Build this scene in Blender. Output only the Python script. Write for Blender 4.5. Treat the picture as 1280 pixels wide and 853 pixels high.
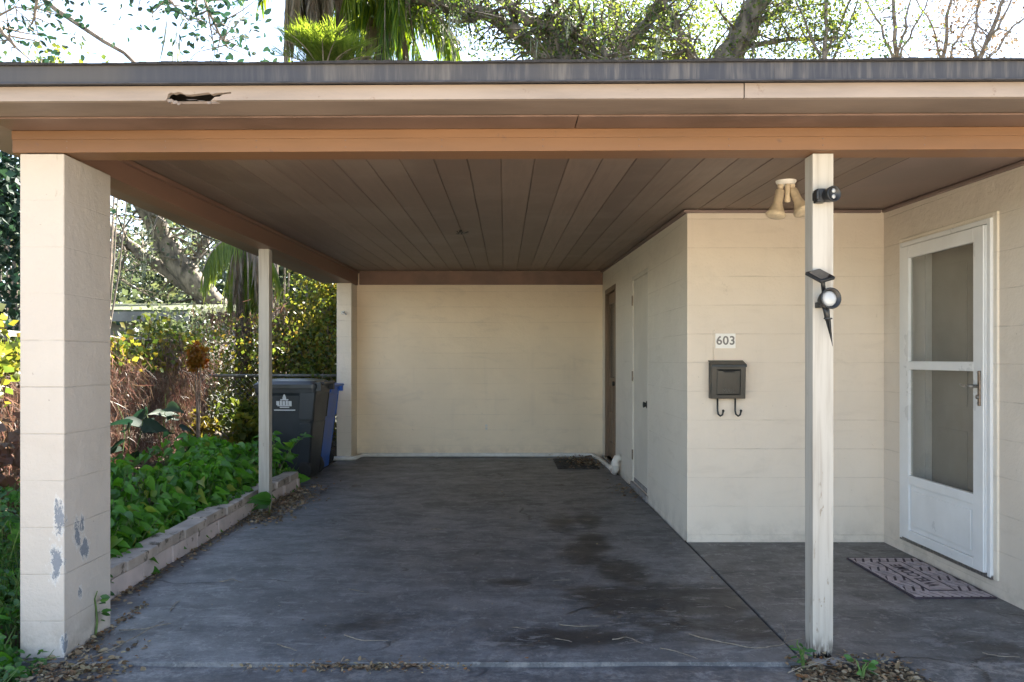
import bpy, math, random
import numpy as np
from mathutils import Vector, Matrix
R = math.radians
rng = np.random.default_rng(7)
random.seed(7)
sc = bpy.context.scene
col = sc.collection
for o in list(bpy.data.objects):
    bpy.data.objects.remove(o)

# ---------------------------------------------------------------- camera
F = 994.0; VX = 631.0; VY = 448.0; CH = 1.30
cam = bpy.data.cameras.new('camera')
cam.sensor_width = 36; cam.lens = 36 * F / 1280
cam.shift_x = (640 - VX) / 1280; cam.shift_y = (VY - 426.5) / 1280
cam.clip_start = 0.05; cam.clip_end = 2000
camo = bpy.data.objects.new('camera', cam); col.objects.link(camo)
camo.location = (0, 0, CH); camo.rotation_euler = (R(90), 0, 0)
sc.camera = camo

# ---------------------------------------------------------------- light
SUN_EL, SUN_AZ = 46.0, 32.0          # azimuth clockwise from +Y
w = bpy.data.worlds.new('World'); sc.world = w; w.use_nodes = True
nt = w.node_tree
sky = nt.nodes.new('ShaderNodeTexSky'); sky.sky_type = 'NISHITA'; sky.sun_disc = False
sky.sun_elevation = R(SUN_EL); sky.sun_rotation = R(SUN_AZ)
sky.air_density = 1.0; sky.dust_density = .25; sky.ozone_density = 1.0
hsv = nt.nodes.new('ShaderNodeHueSaturation'); hsv.inputs['Saturation'].default_value = .8
nt.links.new(sky.outputs[0], hsv.inputs['Color']); nt.links.new(hsv.outputs[0], nt.nodes['Background'].inputs[0])
nt.nodes['Background'].inputs[1].default_value = 0.058
sun = bpy.data.lights.new('sun', 'SUN'); sun.energy = 5.0; sun.angle = R(0.5); sun.color = (1, .93, .82)
suno = bpy.data.objects.new('sun', sun); col.objects.link(suno)
d = Vector((math.sin(R(SUN_AZ)) * math.cos(R(SUN_EL)), math.cos(R(SUN_AZ)) * math.cos(R(SUN_EL)), math.sin(R(SUN_EL))))
suno.rotation_euler = d.to_track_quat('Z', 'Y').to_euler()
sc.view_settings.view_transform = 'Standard'; sc.view_settings.look = 'None'
sc.view_settings.gamma = 1; sc.view_settings.exposure = 3.2
sc.render.engine = 'CYCLES'
sc.cycles.max_bounces = 12; sc.cycles.diffuse_bounces = 8; sc.cycles.transparent_max_bounces = 12

# ---------------------------------------------------------------- helpers
def P(px, py, D):
    return Vector(((px - VX) * D / F, D, CH + (VY - py) * D / F))

def wl(o):
    v = Vector((0, 0, 0))
    while o is not None:
        v += Vector(o.location); o = o.parent
    return v

def tag(o, label=None, cat=None, group=None, kind=None):
    if label: o['label'] = label
    if cat: o['category'] = cat
    if group: o['group'] = group
    if kind: o['kind'] = kind
    return o

def empty(name, loc, label, cat, group=None):
    o = bpy.data.objects.new(name, None); col.objects.link(o); o.location = loc
    o.empty_display_size = .1
    return tag(o, label, cat, group)

def copy_tree(o, parent=None):
    c = o.copy(); col.objects.link(c)
    if parent is not None: c.parent = parent
    for ch in list(o.children): copy_tree(ch, c)
    return c

class MB:
    def __init__(s): s.v = []; s.f = []; s.m = []
    def add(s, vs, fs, m=0):
        b = len(s.v); s.v += [tuple(v) for v in vs]
        s.f += [tuple(b + i for i in f) for f in fs]; s.m += [m] * len(fs); return s
    def box(s, x0, x1, y0, y1, z0, z1, m=0):
        vs = [(x, y, z) for x in (x0, x1) for y in (y0, y1) for z in (z0, z1)]
        return s.add(vs, [(0, 1, 3, 2), (4, 6, 7, 5), (0, 4, 5, 1), (2, 3, 7, 6), (0, 2, 6, 4), (1, 5, 7, 3)], m)
    def obox(s, c, ax, ay, az, m=0):      # centre and half vectors
        c = Vector(c); ax, ay, az = Vector(ax), Vector(ay), Vector(az)
        vs = [c + ax * i + ay * j + az * k for i in (-1, 1) for j in (-1, 1) for k in (-1, 1)]
        return s.add(vs, [(0, 1, 3, 2), (4, 6, 7, 5), (0, 4, 5, 1), (2, 3, 7, 6), (0, 2, 6, 4), (1, 5, 7, 3)], m)
    def hexa(s, b, t, m=0):               # bottom ring, top ring (same count, ccw)
        n = len(b)
        fs = [tuple(range(n))[::-1], tuple(range(n, 2 * n))]
        fs += [(i, (i + 1) % n, n + (i + 1) % n, n + i) for i in range(n)]
        return s.add(list(b) + list(t), fs, m)
    def extr(s, poly, dvec, m=0):         # extrude a polygon
        dv = Vector(dvec); return s.hexa([Vector(p) for p in poly], [Vector(p) + dv for p in poly], m)
    def tube(s, pts, rad, n=8, cap=True, m=0, jit=0):
        pts = [Vector(p) for p in pts]
        if not hasattr(rad, '__len__'): rad = [rad] * len(pts)
        vs = []; up = None
        for i, p in enumerate(pts):
            t = (pts[min(i + 1, len(pts) - 1)] - pts[max(i - 1, 0)]).normalized()
            if up is None:
                up = Vector((0, 0, 1)) if abs(t.z) < .9 else Vector((1, 0, 0))
            a = t.cross(up).normalized(); b = a.cross(t).normalized(); up = b
            for k in range(n):
                an = 2 * math.pi * k / n
                r = rad[i] * (1 + (random.uniform(-jit, jit) if jit else 0))
                vs.append(p + (a * math.cos(an) + b * math.sin(an)) * r)
        fs = []
        for i in range(len(pts) - 1):
            for k in range(n):
                fs.append((i * n + k, i * n + (k + 1) % n, (i + 1) * n + (k + 1) % n, (i + 1) * n + k))
        if cap:
            fs.append(tuple(range(n))[::-1]); fs.append(tuple((len(pts) - 1) * n + k for k in range(n)))
        return s.add(vs, fs, m)
    def lathe(s, prof, c, axis=(0, 0, 1), n=24, m=0):
        q = Vector((0, 0, 1)).rotation_difference(Vector(axis).normalized()); c = Vector(c)
        vs = []
        for r, h in prof:
            for k in range(n):
                an = 2 * math.pi * k / n
                vs.append(c + q @ Vector((r * math.cos(an), r * math.sin(an), h)))
        fs = []
        for i in range(len(prof) - 1):
            for k in range(n):
                fs.append((i * n + k, i * n + (k + 1) % n, (i + 1) * n + (k + 1) % n, (i + 1) * n + k))
        if prof[0][0] > 1e-5: fs.append(tuple(range(n))[::-1])
        if prof[-1][0] > 1e-5: fs.append(tuple((len(prof) - 1) * n + k for k in range(n)))
        return s.add(vs, fs, m)
    def shear(s, k, x0):
        s.v = [(x, y - k * (x - x0), z) for x, y, z in s.v]; return s
    def build(s, name, mat, parent=None, bevel=0, smooth=False, seg=2):
        off = wl(parent) if parent else Vector((0, 0, 0))
        me = bpy.data.meshes.new(name)
        me.from_pydata([(x - off.x, y - off.y, z - off.z) for x, y, z in s.v], [], s.f)
        ms = mat if isinstance(mat, (list, tuple)) else [mat]
        for q in ms: me.materials.append(q)
        if len(ms) > 1: me.polygons.foreach_set('material_index', s.m)
        if smooth: me.shade_smooth()
        me.update()
        o = bpy.data.objects.new(name, me); col.objects.link(o)
        if parent: o.parent = parent
        if bevel:
            b = o.modifiers.new('bevel', 'BEVEL'); b.width = bevel; b.segments = seg; b.limit_method = 'ANGLE'; b.angle_limit = R(40)
            if not smooth:
                me.shade_smooth(); 
                wn = o.modifiers.new('wn', 'WEIGHTED_NORMAL'); wn.keep_sharp = True
        return o

def text_mesh(name, txt, size, M, mat, parent, depth=.0008, bold=False, spacing=1.0):
    cu = bpy.data.curves.new(name, 'FONT'); cu.body = txt; cu.size = size; cu.extrude = depth
    cu.align_x = 'CENTER'; cu.align_y = 'CENTER'; cu.space_character = spacing
    if bold: cu.offset = size * .02
    t = bpy.data.objects.new(name, cu); col.objects.link(t)
    bpy.context.view_layer.update()
    me = bpy.data.meshes.new_from_object(t)
    bpy.data.objects.remove(t)
    me.transform(M)
    off = wl(parent) if parent else Vector((0, 0, 0)); me.transform(Matrix.Translation(-off))
    me.materials.clear(); me.materials.append(mat)
    o = bpy.data.objects.new(name, me); col.objects.link(o)
    if parent: o.parent = parent
    return o

# ---------------------------------------------------------------- node helpers
class NT:
    def __init__(s, name):
        s.mat = bpy.data.materials.new(name); s.mat.use_nodes = True; s.t = s.mat.node_tree
        s.b = s.t.nodes['Principled BSDF']; s.out = s.t.nodes['Material Output']
    def n(s, typ, **kw):
        x = s.t.nodes.new('ShaderNode' + typ)
        for k, v in kw.items(): setattr(x, k, v)
        return x
    def L(s, a, b): s.t.links.new(a, b)
    def inp(s, sock, v):
        if isinstance(v, bpy.types.NodeSocket): s.L(v, sock)
        elif v is not None:
            if hasattr(v, '__len__') and len(v) == 3 and sock.type == 'RGBA': v = (*v, 1)
            sock.default_value = v
    def math(s, op, a, b=None, c=None, clamp=False):
        x = s.n('Math', operation=op); x.use_clamp = clamp
        s.inp(x.inputs[0], a); s.inp(x.inputs[1], b); s.inp(x.inputs[2], c); return x.outputs[0]
    def mix(s, f, a, b, blend='MIX'):
        x = s.n('Mix', data_type='RGBA', blend_type=blend)
        s.inp(x.inputs[0], f); s.inp(x.inputs[6], a); s.inp(x.inputs[7], b); return x.outputs[2]
    def pos(s): return s.n('NewGeometry').outputs['Position']
    def noise(s, vec, scale, detail=4, rough=.55, dist=0, stretch=None):
        if stretch:
            m = s.n('Mapping'); s.L(vec, m.inputs[0]); m.inputs['Scale'].default_value = stretch; vec = m.outputs[0]
        x = s.n('TexNoise'); s.L(vec, x.inputs['Vector']); x.inputs['Scale'].default_value = scale
        x.inputs['Detail'].default_value = detail; x.inputs['Roughness'].default_value = rough; x.inputs['Distortion'].default_value = dist
        return x.outputs[0]
    def ramp(s, f, lo, hi, a=0., b=1.):
        x = s.n('MapRange'); x.interpolation_type = 'SMOOTHSTEP'
        s.inp(x.inputs[0], f); x.inputs[1].default_value = lo; x.inputs[2].default_value = hi
        x.inputs[3].default_value = a; x.inputs[4].default_value = b; return x.outputs[0]
    def sep(s, v):
        x = s.n('SeparateXYZ'); s.L(v, x.inputs[0]); return x.outputs
    def comb(s, a, b, c=0):
        x = s.n('CombineXYZ'); s.inp(x.inputs[0], a); s.inp(x.inputs[1], b); s.inp(x.inputs[2], c); return x.outputs[0]
    def blob(s, p, c, r, lo=.3, hi=1.):   # 1 at the centre, 0 outside; r = radii
        m = s.n('VectorMath', operation='SUBTRACT'); s.L(p, m.inputs[0]); m.inputs[1].default_value = c
        q = s.n('VectorMath', operation='DIVIDE'); s.L(m.outputs[0], q.inputs[0]); q.inputs[1].default_value = r
        l = s.n('VectorMath', operation='LENGTH'); s.L(q.outputs[0], l.inputs[0])
        return s.ramp(l.outputs['Value'], lo, hi, 1, 0)
    def bump(s, h, strength=.3, dist=.01, prev=None):
        x = s.n('Bump'); s.inp(x.inputs['Height'], h); x.inputs['Strength'].default_value = strength; x.inputs['Distance'].default_value = dist
        if prev is not None: s.L(prev, x.inputs['Normal'])
        return x.outputs[0]
    def fin(s, color=None, rough=None, bump=None, metal=None, spec=None):
        s.inp(s.b.inputs['Base Color'], color); s.inp(s.b.inputs['Roughness'], rough)
        if bump is not None: s.L(bump, s.b.inputs['Normal'])
        if metal is not None: s.b.inputs['Metallic'].default_value = metal
        if spec is not None: s.b.inputs['Specular IOR Level'].default_value = spec
        return s.mat

def simple(name, c, rough=.5, var=.12, scale=6, bump=.1, bscale=60, metal=0, dirt=None, stretch=None, spec=None):
    N = NT(name); p = N.pos()
    n1 = N.noise(p, scale, 5, .6, 0, stretch)
    c2 = tuple(x * (1 - var * 2) for x in c); c1 = tuple(min(1, x * (1 + var)) for x in c)
    cc = N.mix(N.ramp(n1, .3, .7), c2, c1)
    if dirt:
        n2 = N.noise(p, dirt[1], 6, .7); cc = N.mix(N.ramp(n2, dirt[2], dirt[2] + .08), cc, dirt[0])
    n3 = N.noise(p, bscale, 3, .6, 0, stretch)
    rr = N.ramp(n1, .2, .8, rough * .85, min(1, rough * 1.15))
    return N.fin(cc, rr, N.bump(n3, bump, .005), metal, spec)

CREAM = (.74, .665, .555)
def block_mat(name, zoff, uoff, base=CREAM, chips=None, joint=.5, vert=.16, grime=.45):
    N = NT(name); g = N.n('NewGeometry'); p = g.outputs['Position']
    x, y, z = N.sep(p); nx = N.math('ABSOLUTE', N.sep(g.outputs['Normal'])[0])
    side = N.math('GREATER_THAN', nx, .5)
    u = N.math('ADD', N.math('MULTIPLY', x, N.math('SUBTRACT', 1., side)), N.math('MULTIPLY', y, side))
    wob = N.math('MULTIPLY', N.math('SUBTRACT', N.noise(p, 3.5, 4), .5), .006)
    v = N.math('ADD', N.math('SUBTRACT', z, zoff), wob)
    br = N.n('TexBrick'); br.offset = .5; br.offset_frequency = 2; br.squash = 1
    N.L(N.comb(N.math('SUBTRACT', u, uoff), v), br.inputs['Vector'])
    br.inputs['Scale'].default_value = 1; br.inputs['Brick Width'].default_value = .4064; br.inputs['Row Height'].default_value = .2032
    br.inputs['Mortar Size'].default_value = .0035; br.inputs['Mortar Smooth'].default_value = .6
    br.inputs['Color1'].default_value = (0, 0, 0, 1); br.inputs['Color2'].default_value = (1, 1, 1, 1)
    fzz = N.math('ABSOLUTE', N.math('SUBTRACT', N.math('FRACT', N.math('ADD', N.math('DIVIDE', v, .2032), .5)), .5))
    hor = N.ramp(fzz, .006, .020, 1, 0)
    mort = N.math('MAXIMUM', hor, N.math('MULTIPLY', br.outputs['Fac'], vert)); rnd = N.sep(br.outputs['Color'])[0]
    # some head joints nearly filled with paint: weaken the joint with slow noise
    wk = N.math('MULTIPLY', N.ramp(N.noise(p, 1.7, 3), .35, .65, .2, 1.), N.ramp(N.noise(p, 12, 5, .7), .3, .62, .35, 1.))
    mort2 = N.math('MULTIPLY', mort, wk)
    big = N.noise(p, .9, 4, .6)
    c = N.mix(N.ramp(big, .3, .7), tuple(a * .90 for a in base), base)
    c = N.mix(N.math('MULTIPLY', rnd, .10), c, tuple(a * .86 for a in base))
    c = N.mix(N.math('MULTIPLY', N.ramp(N.noise(p, 1.6, 6, .65, 1.2, (1, 1, 3)), .52, .72), .16), c, (.40, .34, .28))
    streak = N.noise(p, 9, 4, .6, 0, (1, 1, .12))
    c = N.mix(N.math('MULTIPLY', N.ramp(streak, .55, .8), .10), c, (.40, .35, .30))
    c = N.mix(N.math('MULTIPLY', mort2, joint * .55), c, (.30, .26, .22))
    # grime near the floor
    gr = N.math('MULTIPLY', N.ramp(z, .0, .22, grime, 0), N.ramp(N.noise(p, 7, 6, .7), .42, .62))
    c = N.mix(N.math('MULTIPLY', gr, .55), c, (.25, .21, .17))
    sp = N.ramp(N.noise(p, 34, 3, .5), .735, .76)
    c = N.mix(N.math('MULTIPLY', sp, .5), c, (.24, .2, .17))
    b = N.bump(N.noise(p, 48, 6, .65), .5, .005)
    b = N.bump(N.noise(p, 5, 5, .6), .4, .03, b)
    scf = N.ramp(N.noise(p, 7, 7, .75, .8, (1, 1, .5)), .66, .70)
    c = N.mix(N.math('MULTIPLY', scf, .28 if grime < 1 else .5), c, (.33, .28, .23))
    b = N.bump(N.math('SUBTRACT', 1., mort2), .55, .005, b)
    if chips:
        m = None
        for (cc, rr) in chips:
            k = N.blob(p, cc, tuple(q * 1.3 for q in rr), .0, 1.35); m = k if m is None else N.math('MAXIMUM', m, k)
        ch = N.math('ADD', N.math('MULTIPLY', N.math('SUBTRACT', m, 1.), .42), N.noise(p, 24, 10, .8, .3, (1, 1, .45)))
        primer = N.math('MULTIPLY', N.ramp(ch, .36, .37), .7); bare = N.ramp(ch, .42, .43)
        c = N.mix(primer, c, (.62, .61, .60)); c = N.mix(bare, c, N.mix(N.noise(p, 60, 3), (.16, .18, .215), (.27, .285, .32)))
        b = N.bump(N.math('SUBTRACT', 1., bare), .6, .003, b)
    return N.fin(c, .62, b)

def leaf_mat(name, cols, trans=.42, rough=.42, tcol=None):
    N = NT(name)
    a = N.n('Attribute'); a.attribute_name = 'v'
    r = N.n('ValToRGB'); N.L(a.outputs['Fac'], r.inputs[0])
    els = r.color_ramp.elements
    for i, c in enumerate(cols):
        e = els[i] if i < 2 else els.new(0)
        e.position = 0
    for i, c in enumerate(cols):
        els[i].position = i / (len(cols) - 1) if len(cols) > 1 else 0
    for i, c in enumerate(cols):
        els[i].color = (*c, 1)
    nz = N.noise(N.pos(), 14, 3)
    c = N.mix(N.ramp(nz, .3, .7), r.outputs[0], N.mix(1., r.outputs[0], (.72, .8, .7), 'MULTIPLY'))
    N.fin(c, rough)
    tr = N.n('BsdfTranslucent')
    hs = N.n('HueSaturation'); N.L(c, hs.inputs['Color']); hs.inputs['Value'].default_value = 2.1; hs.inputs['Saturation'].default_value = 1.08
    hs.inputs['Hue'].default_value = .485
    N.L(hs.outputs[0], tr.inputs[0])
    mx = N.n('MixShader'); mx.inputs[0].default_value = trans
    N.L(N.b.outputs[0], mx.inputs[1]); N.L(tr.outputs[0], mx.inputs[2]); N.L(mx.outputs[0], N.out.inputs[0])
    return N.mat

# leaf templates: (verts, faces)
def T_diamond(w=.42):
    return (np.array([(0, 0, 0), (-w, .45, .06), (0, 1, -.05), (w, .45, .06), (0, .45, -.03)], float), [(0, 4, 1), (4, 2, 1), (0, 3, 4), (4, 3, 2)])
def T_oval():
    return (np.array([(0, 0, 0), (-.2, .2, .05), (-.27, .5, .06), (-.16, .82, .02), (0, 1, -.06), (.16, .82, .02), (.27, .5, .06), (.2, .2, .05), (0, .5, -.02)], float),
            [(0, 8, 2, 1), (8, 4, 3, 2), (0, 7, 6, 8), (8, 6, 5, 4)])
def T_heart():
    V = [(0, 0, 0), (-.13, -.12, .02), (-.29, -.06, .08), (-.35, .16, .14), (-.28, .46, .12), (-.12, .80, .0), (0, 1.12, -.22),
         (.12, .80, .0), (.28, .46, .12), (.35, .16, .14), (.29, -.06, .08), (.13, -.12, .02), (0, .3, .0), (0, .65, -.05)]
    return (np.array(V, float), [(0, 12, 3, 2, 1), (12, 13, 5, 4, 3), (13, 6, 5), (0, 11, 10, 9, 12), (12, 9, 8, 7, 13), (13, 7, 6)])
def T_blade(w=.05, bend=.25):
    return (np.array([(-w * .6, 0, 0), (w * .6, 0, 0), (-w, .35, -bend * .1), (w, .35, -bend * .1), (-w * .8, .7, -bend * .45), (w * .8, .7, -bend * .45), (0, 1, -bend)], float),
            [(0, 1, 3, 2), (2, 3, 5, 4), (4, 5, 6)])
def T_quad(w=.12):
    return (np.array([(-w * .5, 0, 0), (w * .5, 0, 0), (w, .55, -.03), (0, 1, -.1), (-w, .55, -.03)], float), [(0, 1, 2, 3, 4)])

def leafmesh(name, Pn, size, tip, nrm, T, mat, parent=None, v=None):
    Pn = np.asarray(Pn, float); n = len(Pn)
    size = np.broadcast_to(np.asarray(size, float), (n,))
    tip = np.asarray(tip, float); tip = tip / (np.linalg.norm(tip, axis=1, keepdims=True) + 1e-9)
    nrm = np.asarray(nrm, float); s = np.cross(tip, nrm); s /= (np.linalg.norm(s, axis=1, keepdims=True) + 1e-9)
    nn = np.cross(s, tip)
    tv, tf = T; k = len(tv)
    W = Pn[:, None, :] + size[:, None, None] * (tv[None, :, 0:1] * s[:, None, :] + tv[None, :, 1:2] * tip[:, None, :] + tv[None, :, 2:3] * nn[:, None, :])
    off = np.array(wl(parent)) if parent else np.zeros(3)
    W = W.reshape(-1, 3) - off
    me = bpy.data.meshes.new(name); me.vertices.add(n * k); me.vertices.foreach_set('co', W.ravel().astype(np.float32))
    lt = np.array([len(f) for f in tf]); fl = np.concatenate([np.array(f) for f in tf])
    loops = (np.arange(n)[:, None] * k + fl[None, :]).ravel(); tot = np.tile(lt, n); st = np.concatenate([[0], np.cumsum(tot)[:-1]])
    me.loops.add(len(loops)); me.loops.foreach_set('vertex_index', loops.astype(np.int32))
    me.polygons.add(len(tot)); me.polygons.foreach_set('loop_start', st.astype(np.int32)); me.polygons.foreach_set('loop_total', tot.astype(np.int32))
    at = me.attributes.new('v', 'FLOAT', 'POINT')
    if v is None: v = rng.random(n)
    at.data.foreach_set('value', np.repeat(np.asarray(v, float), k).astype(np.float32))
    me.materials.append(mat); me.update(calc_edges=True)
    o = bpy.data.objects.new(name, me); col.objects.link(o)
    if parent: o.parent = parent
    return o

def rdir(n, up=0., flat=1.):
    a = rng.normal(size=(n, 3)); a[:, 2] = a[:, 2] * flat + up
    return a / (np.linalg.norm(a, axis=1, keepdims=True) + 1e-9)
def inbox(n, lo, hi): return rng.uniform(lo, hi, size=(n, 3))

# ---------------------------------------------------------------- materials
M = {}
M['back'] = block_mat('painted_block_back_brightened', .15, .1, (.88, .735, .55))  # same cream paint, lightened and warmed to stand in for bounced light
M['wall'] = block_mat('painted_block', .05, .0, (.74, .655, .555))
M['side'] = block_mat('painted_block_side', .05, .13, (.80, .735, .635), joint=.35)
M['house'] = block_mat('painted_block_house', .05, .0, (.68, .61, .53), joint=.75)
M['column'] = block_mat('painted_block_column_dimmed', .158, 3.449, (.55, .495, .445), joint=.9, vert=0, grime=1,  # cream paint darkened in colour to offset the strong light at the front
    chips=[((-1.935, 3.449, .60), (.035, .05, .16)), ((-1.95, 3.449, .42), (.05, .05, .13)), ((-1.912, 3.56, .52), (.03, .07, .10)), ((-1.912, 3.62, .44), (.03, .06, .08)), ((-1.912, 3.58, .25), (.03, .03, .05)), ((-1.912, 3.46, .06), (.03, .04, .06))])
M['column2'] = block_mat('painted_block_rear_column', .15, 10.119, (.75, .67, .56), joint=.6, vert=0)
M['beam'] = simple('brown_beam_paint_lit', (.185, .092, .042), .5, .12, 3, .15, 40, dirt=((.13, .07, .045), 14, .62), stretch=(.2, 1, 1))  # beam paint with the orange of its front light put into the colour
M['beamside'] = simple('brown_beam_paint_shaded', (.20, .112, .078), .5, .12, 3, .15, 40, dirt=((.12, .08, .06), 9, .66), stretch=(1, .2, 1))  # same beam paint, browner copy with the shade under the roof painted in
M['friez'] = simple('dark_brown_trim_paint', (.15, .095, .075), .5, .15, 4, .15, 40, dirt=((.3, .22, .17), 14, .72))
M['fascia'] = simple('weathered_cream_board', (.285, .235, .205), .6, .12, 3, .25, 30, dirt=((.20, .15, .12), 12, .62), stretch=(.3, 1, 2))
M['soffit'] = simple('soffit_paint', (.20, .155, .13), .55, .14, 2.5, .2, 40, dirt=((.42, .37, .32), 10, .72), stretch=(.4, 1, 1))
def ceil_mat():
    N = NT('ceiling_stained_planks'); p = N.pos(); x = N.sep(p)[0]
    idx = N.math('FLOOR', N.math('DIVIDE', N.math('ADD', x, .02), .173))
    wn = N.n('TexWhiteNoise', noise_dimensions='1D'); N.L(idx, wn.inputs['W'])
    c = N.mix(wn.outputs[0], (.135, .092, .07), (.21, .15, .118))
    g = N.noise(p, 30, 5, .6, .3, (1, .07, 1))
    c = N.mix(N.math('MULTIPLY', N.ramp(g, .35, .7), .5), c, (.12, .088, .072))
    big = N.noise(p, 1.3, 5, .6)
    c = N.mix(N.math('MULTIPLY', N.ramp(big, .45, .7), .45), c, (.24, .19, .155))
    sp = N.ramp(N.noise(p, 22, 4, .6), .71, .75)
    c = N.mix(N.math('MULTIPLY', sp, .35), c, (.38, .33, .28))
    return N.fin(c, .55, N.bump(g, .25, .003))
M['ceil'] = ceil_mat()
M['ceilflat'] = simple('ceiling_flat_paint', (.20, .145, .13), .55, .12, 2, .15, 50)
def metal_edge():
    N = NT('weathered_drip_metal'); p = N.pos(); x = N.sep(p)[0]
    st = N.noise(p, 26, 4, .7, 0, (1, 1, .08)); big = N.noise(p, 1.2, 3)
    c = N.mix(N.ramp(big, .35, .65), (.030, .033, .046), (.06, .056, .056))
    m = N.math('MULTIPLY', N.ramp(st, .42, .75), N.ramp(x, -1.6, 0., .1, .9))
    c = N.mix(N.math('MULTIPLY', m, .6), c, (.17, .155, .14))
    return N.fin(c, .6, N.bump(st, .1, .002), .1)
M['drip'] = metal_edge()
M['tar'] = simple('black_roofing', (.025, .024, .026), .9, .3, 40, .8, 90)
M['lip'] = simple('drip_lip_metal', (.055, .055, .065), .6, .2, 12, .1, 40, metal=.4)
M['dark'] = simple('rotten_wood_cavity_dark', (.02, .016, .013), .95, .3, 20, .4, 50)  # rotted post foot, and the painted darkness inside the roof edge
def post_mat():
    N = NT('peeling_white_post_paint'); p = N.pos(); z = N.sep(p)[2]
    g = N.noise(p, 40, 5, .6, .4, (1, 1, .05))
    c = N.mix(N.ramp(g, .4, .75), (.45, .425, .385), (.35, .32, .28))
    low = N.ramp(z, .05, 1.7, .13, .0)
    ch = N.ramp(N.math('ADD', N.noise(p, 22, 6, .7, .5, (1, 1, .22)), low), .69, .72)
    c = N.mix(ch, c, (.30, .26, .21))
    rot = N.math('MULTIPLY', N.ramp(z, .0, .12, 1, 0), N.ramp(N.noise(p, 30, 5, .6, .3, (1, 1, .2)), .42, .55))
    c = N.mix(rot, c, (.06, .045, .032))
    return N.fin(c, .6, N.bump(g, .3, .004, N.bump(N.math('SUBTRACT', 1., ch), .5, .002)))
M['post'] = post_mat()
def floor_mat(name, base, blobs, wear=.5, grit=False):
    N = NT(name); p = N.pos(); x, y, z = N.sep(p)
    n1 = N.noise(p, 1.1, 8, .68, .15); n2 = N.noise(p, 4.2, 9, .74, .25, (.7, 1.1, 1)); n3 = N.noise(p, 14, 6, .7)
    c = N.mix(N.ramp(n1, .34, .66), tuple(a * .72 for a in base), tuple(a * 1.28 for a in base))
    c = N.mix(N.math('MULTIPLY', N.ramp(n2, .47, .60), .6), c, tuple(a * .55 for a in base))
    n4 = N.noise(p, 7, 10, .8, .1, (1, .8, 1)); c = N.mix(N.math('MULTIPLY', N.ramp(n4, .51, .56), .38), c, tuple(a * .42 for a in base))
    n5 = N.noise(p, 13, 9, .8, .1, (1, .7, 1)); c = N.mix(N.math('MULTIPLY', N.ramp(n5, .565, .59), .45), c, (.30, .30, .30))
    # brushed horizontal wear
    st = N.noise(p, 3.4, 8, .76, .3, (.8, 1.0, 1))
    fr = N.ramp(y, 3.3, 6.5, wear, wear * .35)
    c = N.mix(N.math('MULTIPLY', N.ramp(st, .53, .62), fr), c, (.235, .235, .245))
    c = N.mix(N.math('MULTIPLY', N.ramp(n3, .53, .60), .3), c, (.20, .20, .205))
    gt = N.noise(p, 70, 4, .75); c = N.mix(N.math('MULTIPLY', N.ramp(gt, .5, .58), .35), c, tuple(a * .45 for a in base))
    m = None
    for cc, rr, s in blobs:
        k = N.math('MULTIPLY', N.blob(p, cc, tuple(q * 1.35 for q in rr), .0, 1.1), s); m = k if m is None else N.math('MAXIMUM', m, k)
    if m is not None:
        k = N.ramp(N.math('ADD', m, N.math('MULTIPLY', N.math('SUBTRACT', N.noise(p, 2.4, 10, .74, .2, (.8, 1.1, 1)), .5), 2.2)), .22, .72)
        c = N.mix(N.math('MULTIPLY', k, .88), c, (.018, .018, .02))
    # hairline cracks
    wv = N.n('VectorMath', operation='ADD'); N.L(p, wv.inputs[0])
    nn = N.n('TexNoise'); N.L(p, nn.inputs['Vector']); nn.inputs['Scale'].default_value = 3; nn.inputs['Detail'].default_value = 5
    sc_ = N.n('VectorMath', operation='SCALE'); N.L(nn.outputs['Color'], sc_.inputs[0]); sc_.inputs['Scale'].default_value = .55
    N.L(sc_.outputs[0], wv.inputs[1])
    vo = N.n('TexVoronoi', feature='DISTANCE_TO_EDGE'); N.L(wv.outputs[0], vo.inputs['Vector']); vo.inputs['Scale'].default_value = .75
    crk = N.math('MULTIPLY', N.ramp(vo.outputs['Distance'], .003, .016, 1, 0), N.ramp(N.noise(p, 1.4, 3), .52, .60))
    c = N.mix(N.math('MULTIPLY', crk, .8), c, (.018, .017, .018))
    lip = N.math('MULTIPLY', N.ramp(y, 3.40, 3.425, 1, 0), N.ramp(N.noise(p, 5, 9, .8), .50, .58))
    c = N.mix(N.math('MULTIPLY', lip, .6), c, (.26, .25, .245))
    scr = N.noise(p, 9, 8, .8, .5, (.45, 1.3, 1))
    c = N.mix(N.math('MULTIPLY', N.ramp(scr, .57, .59), .5), c, (.27, .27, .275))
    if grit:
        gg = N.noise(p, 38, 6, .8); c = N.mix(N.math('MULTIPLY', N.ramp(gg, .44, .62), .7), c, (.055, .055, .065))
        g2 = N.noise(p, 5, 8, .75, .2, (.5, 1.4, 1)); c = N.mix(N.math('MULTIPLY', N.ramp(g2, .46, .58), .6), c, (.05, .052, .062))
    spk = N.ramp(N.noise(p, 60, 2, .5), .74, .77)
    c = N.mix(N.math('MULTIPLY', spk, .5), c, (.30, .29, .27))
    rg = N.ramp(n2, .3, .7, .42, .62)
    b = N.bump(n3, .22, .006); b = N.bump(N.math('SUBTRACT', 1., crk), .5, .004, b); b = N.bump(N.noise(p, 90, 3), .25, .003, b)
    return N.fin(c, rg, b)
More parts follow.
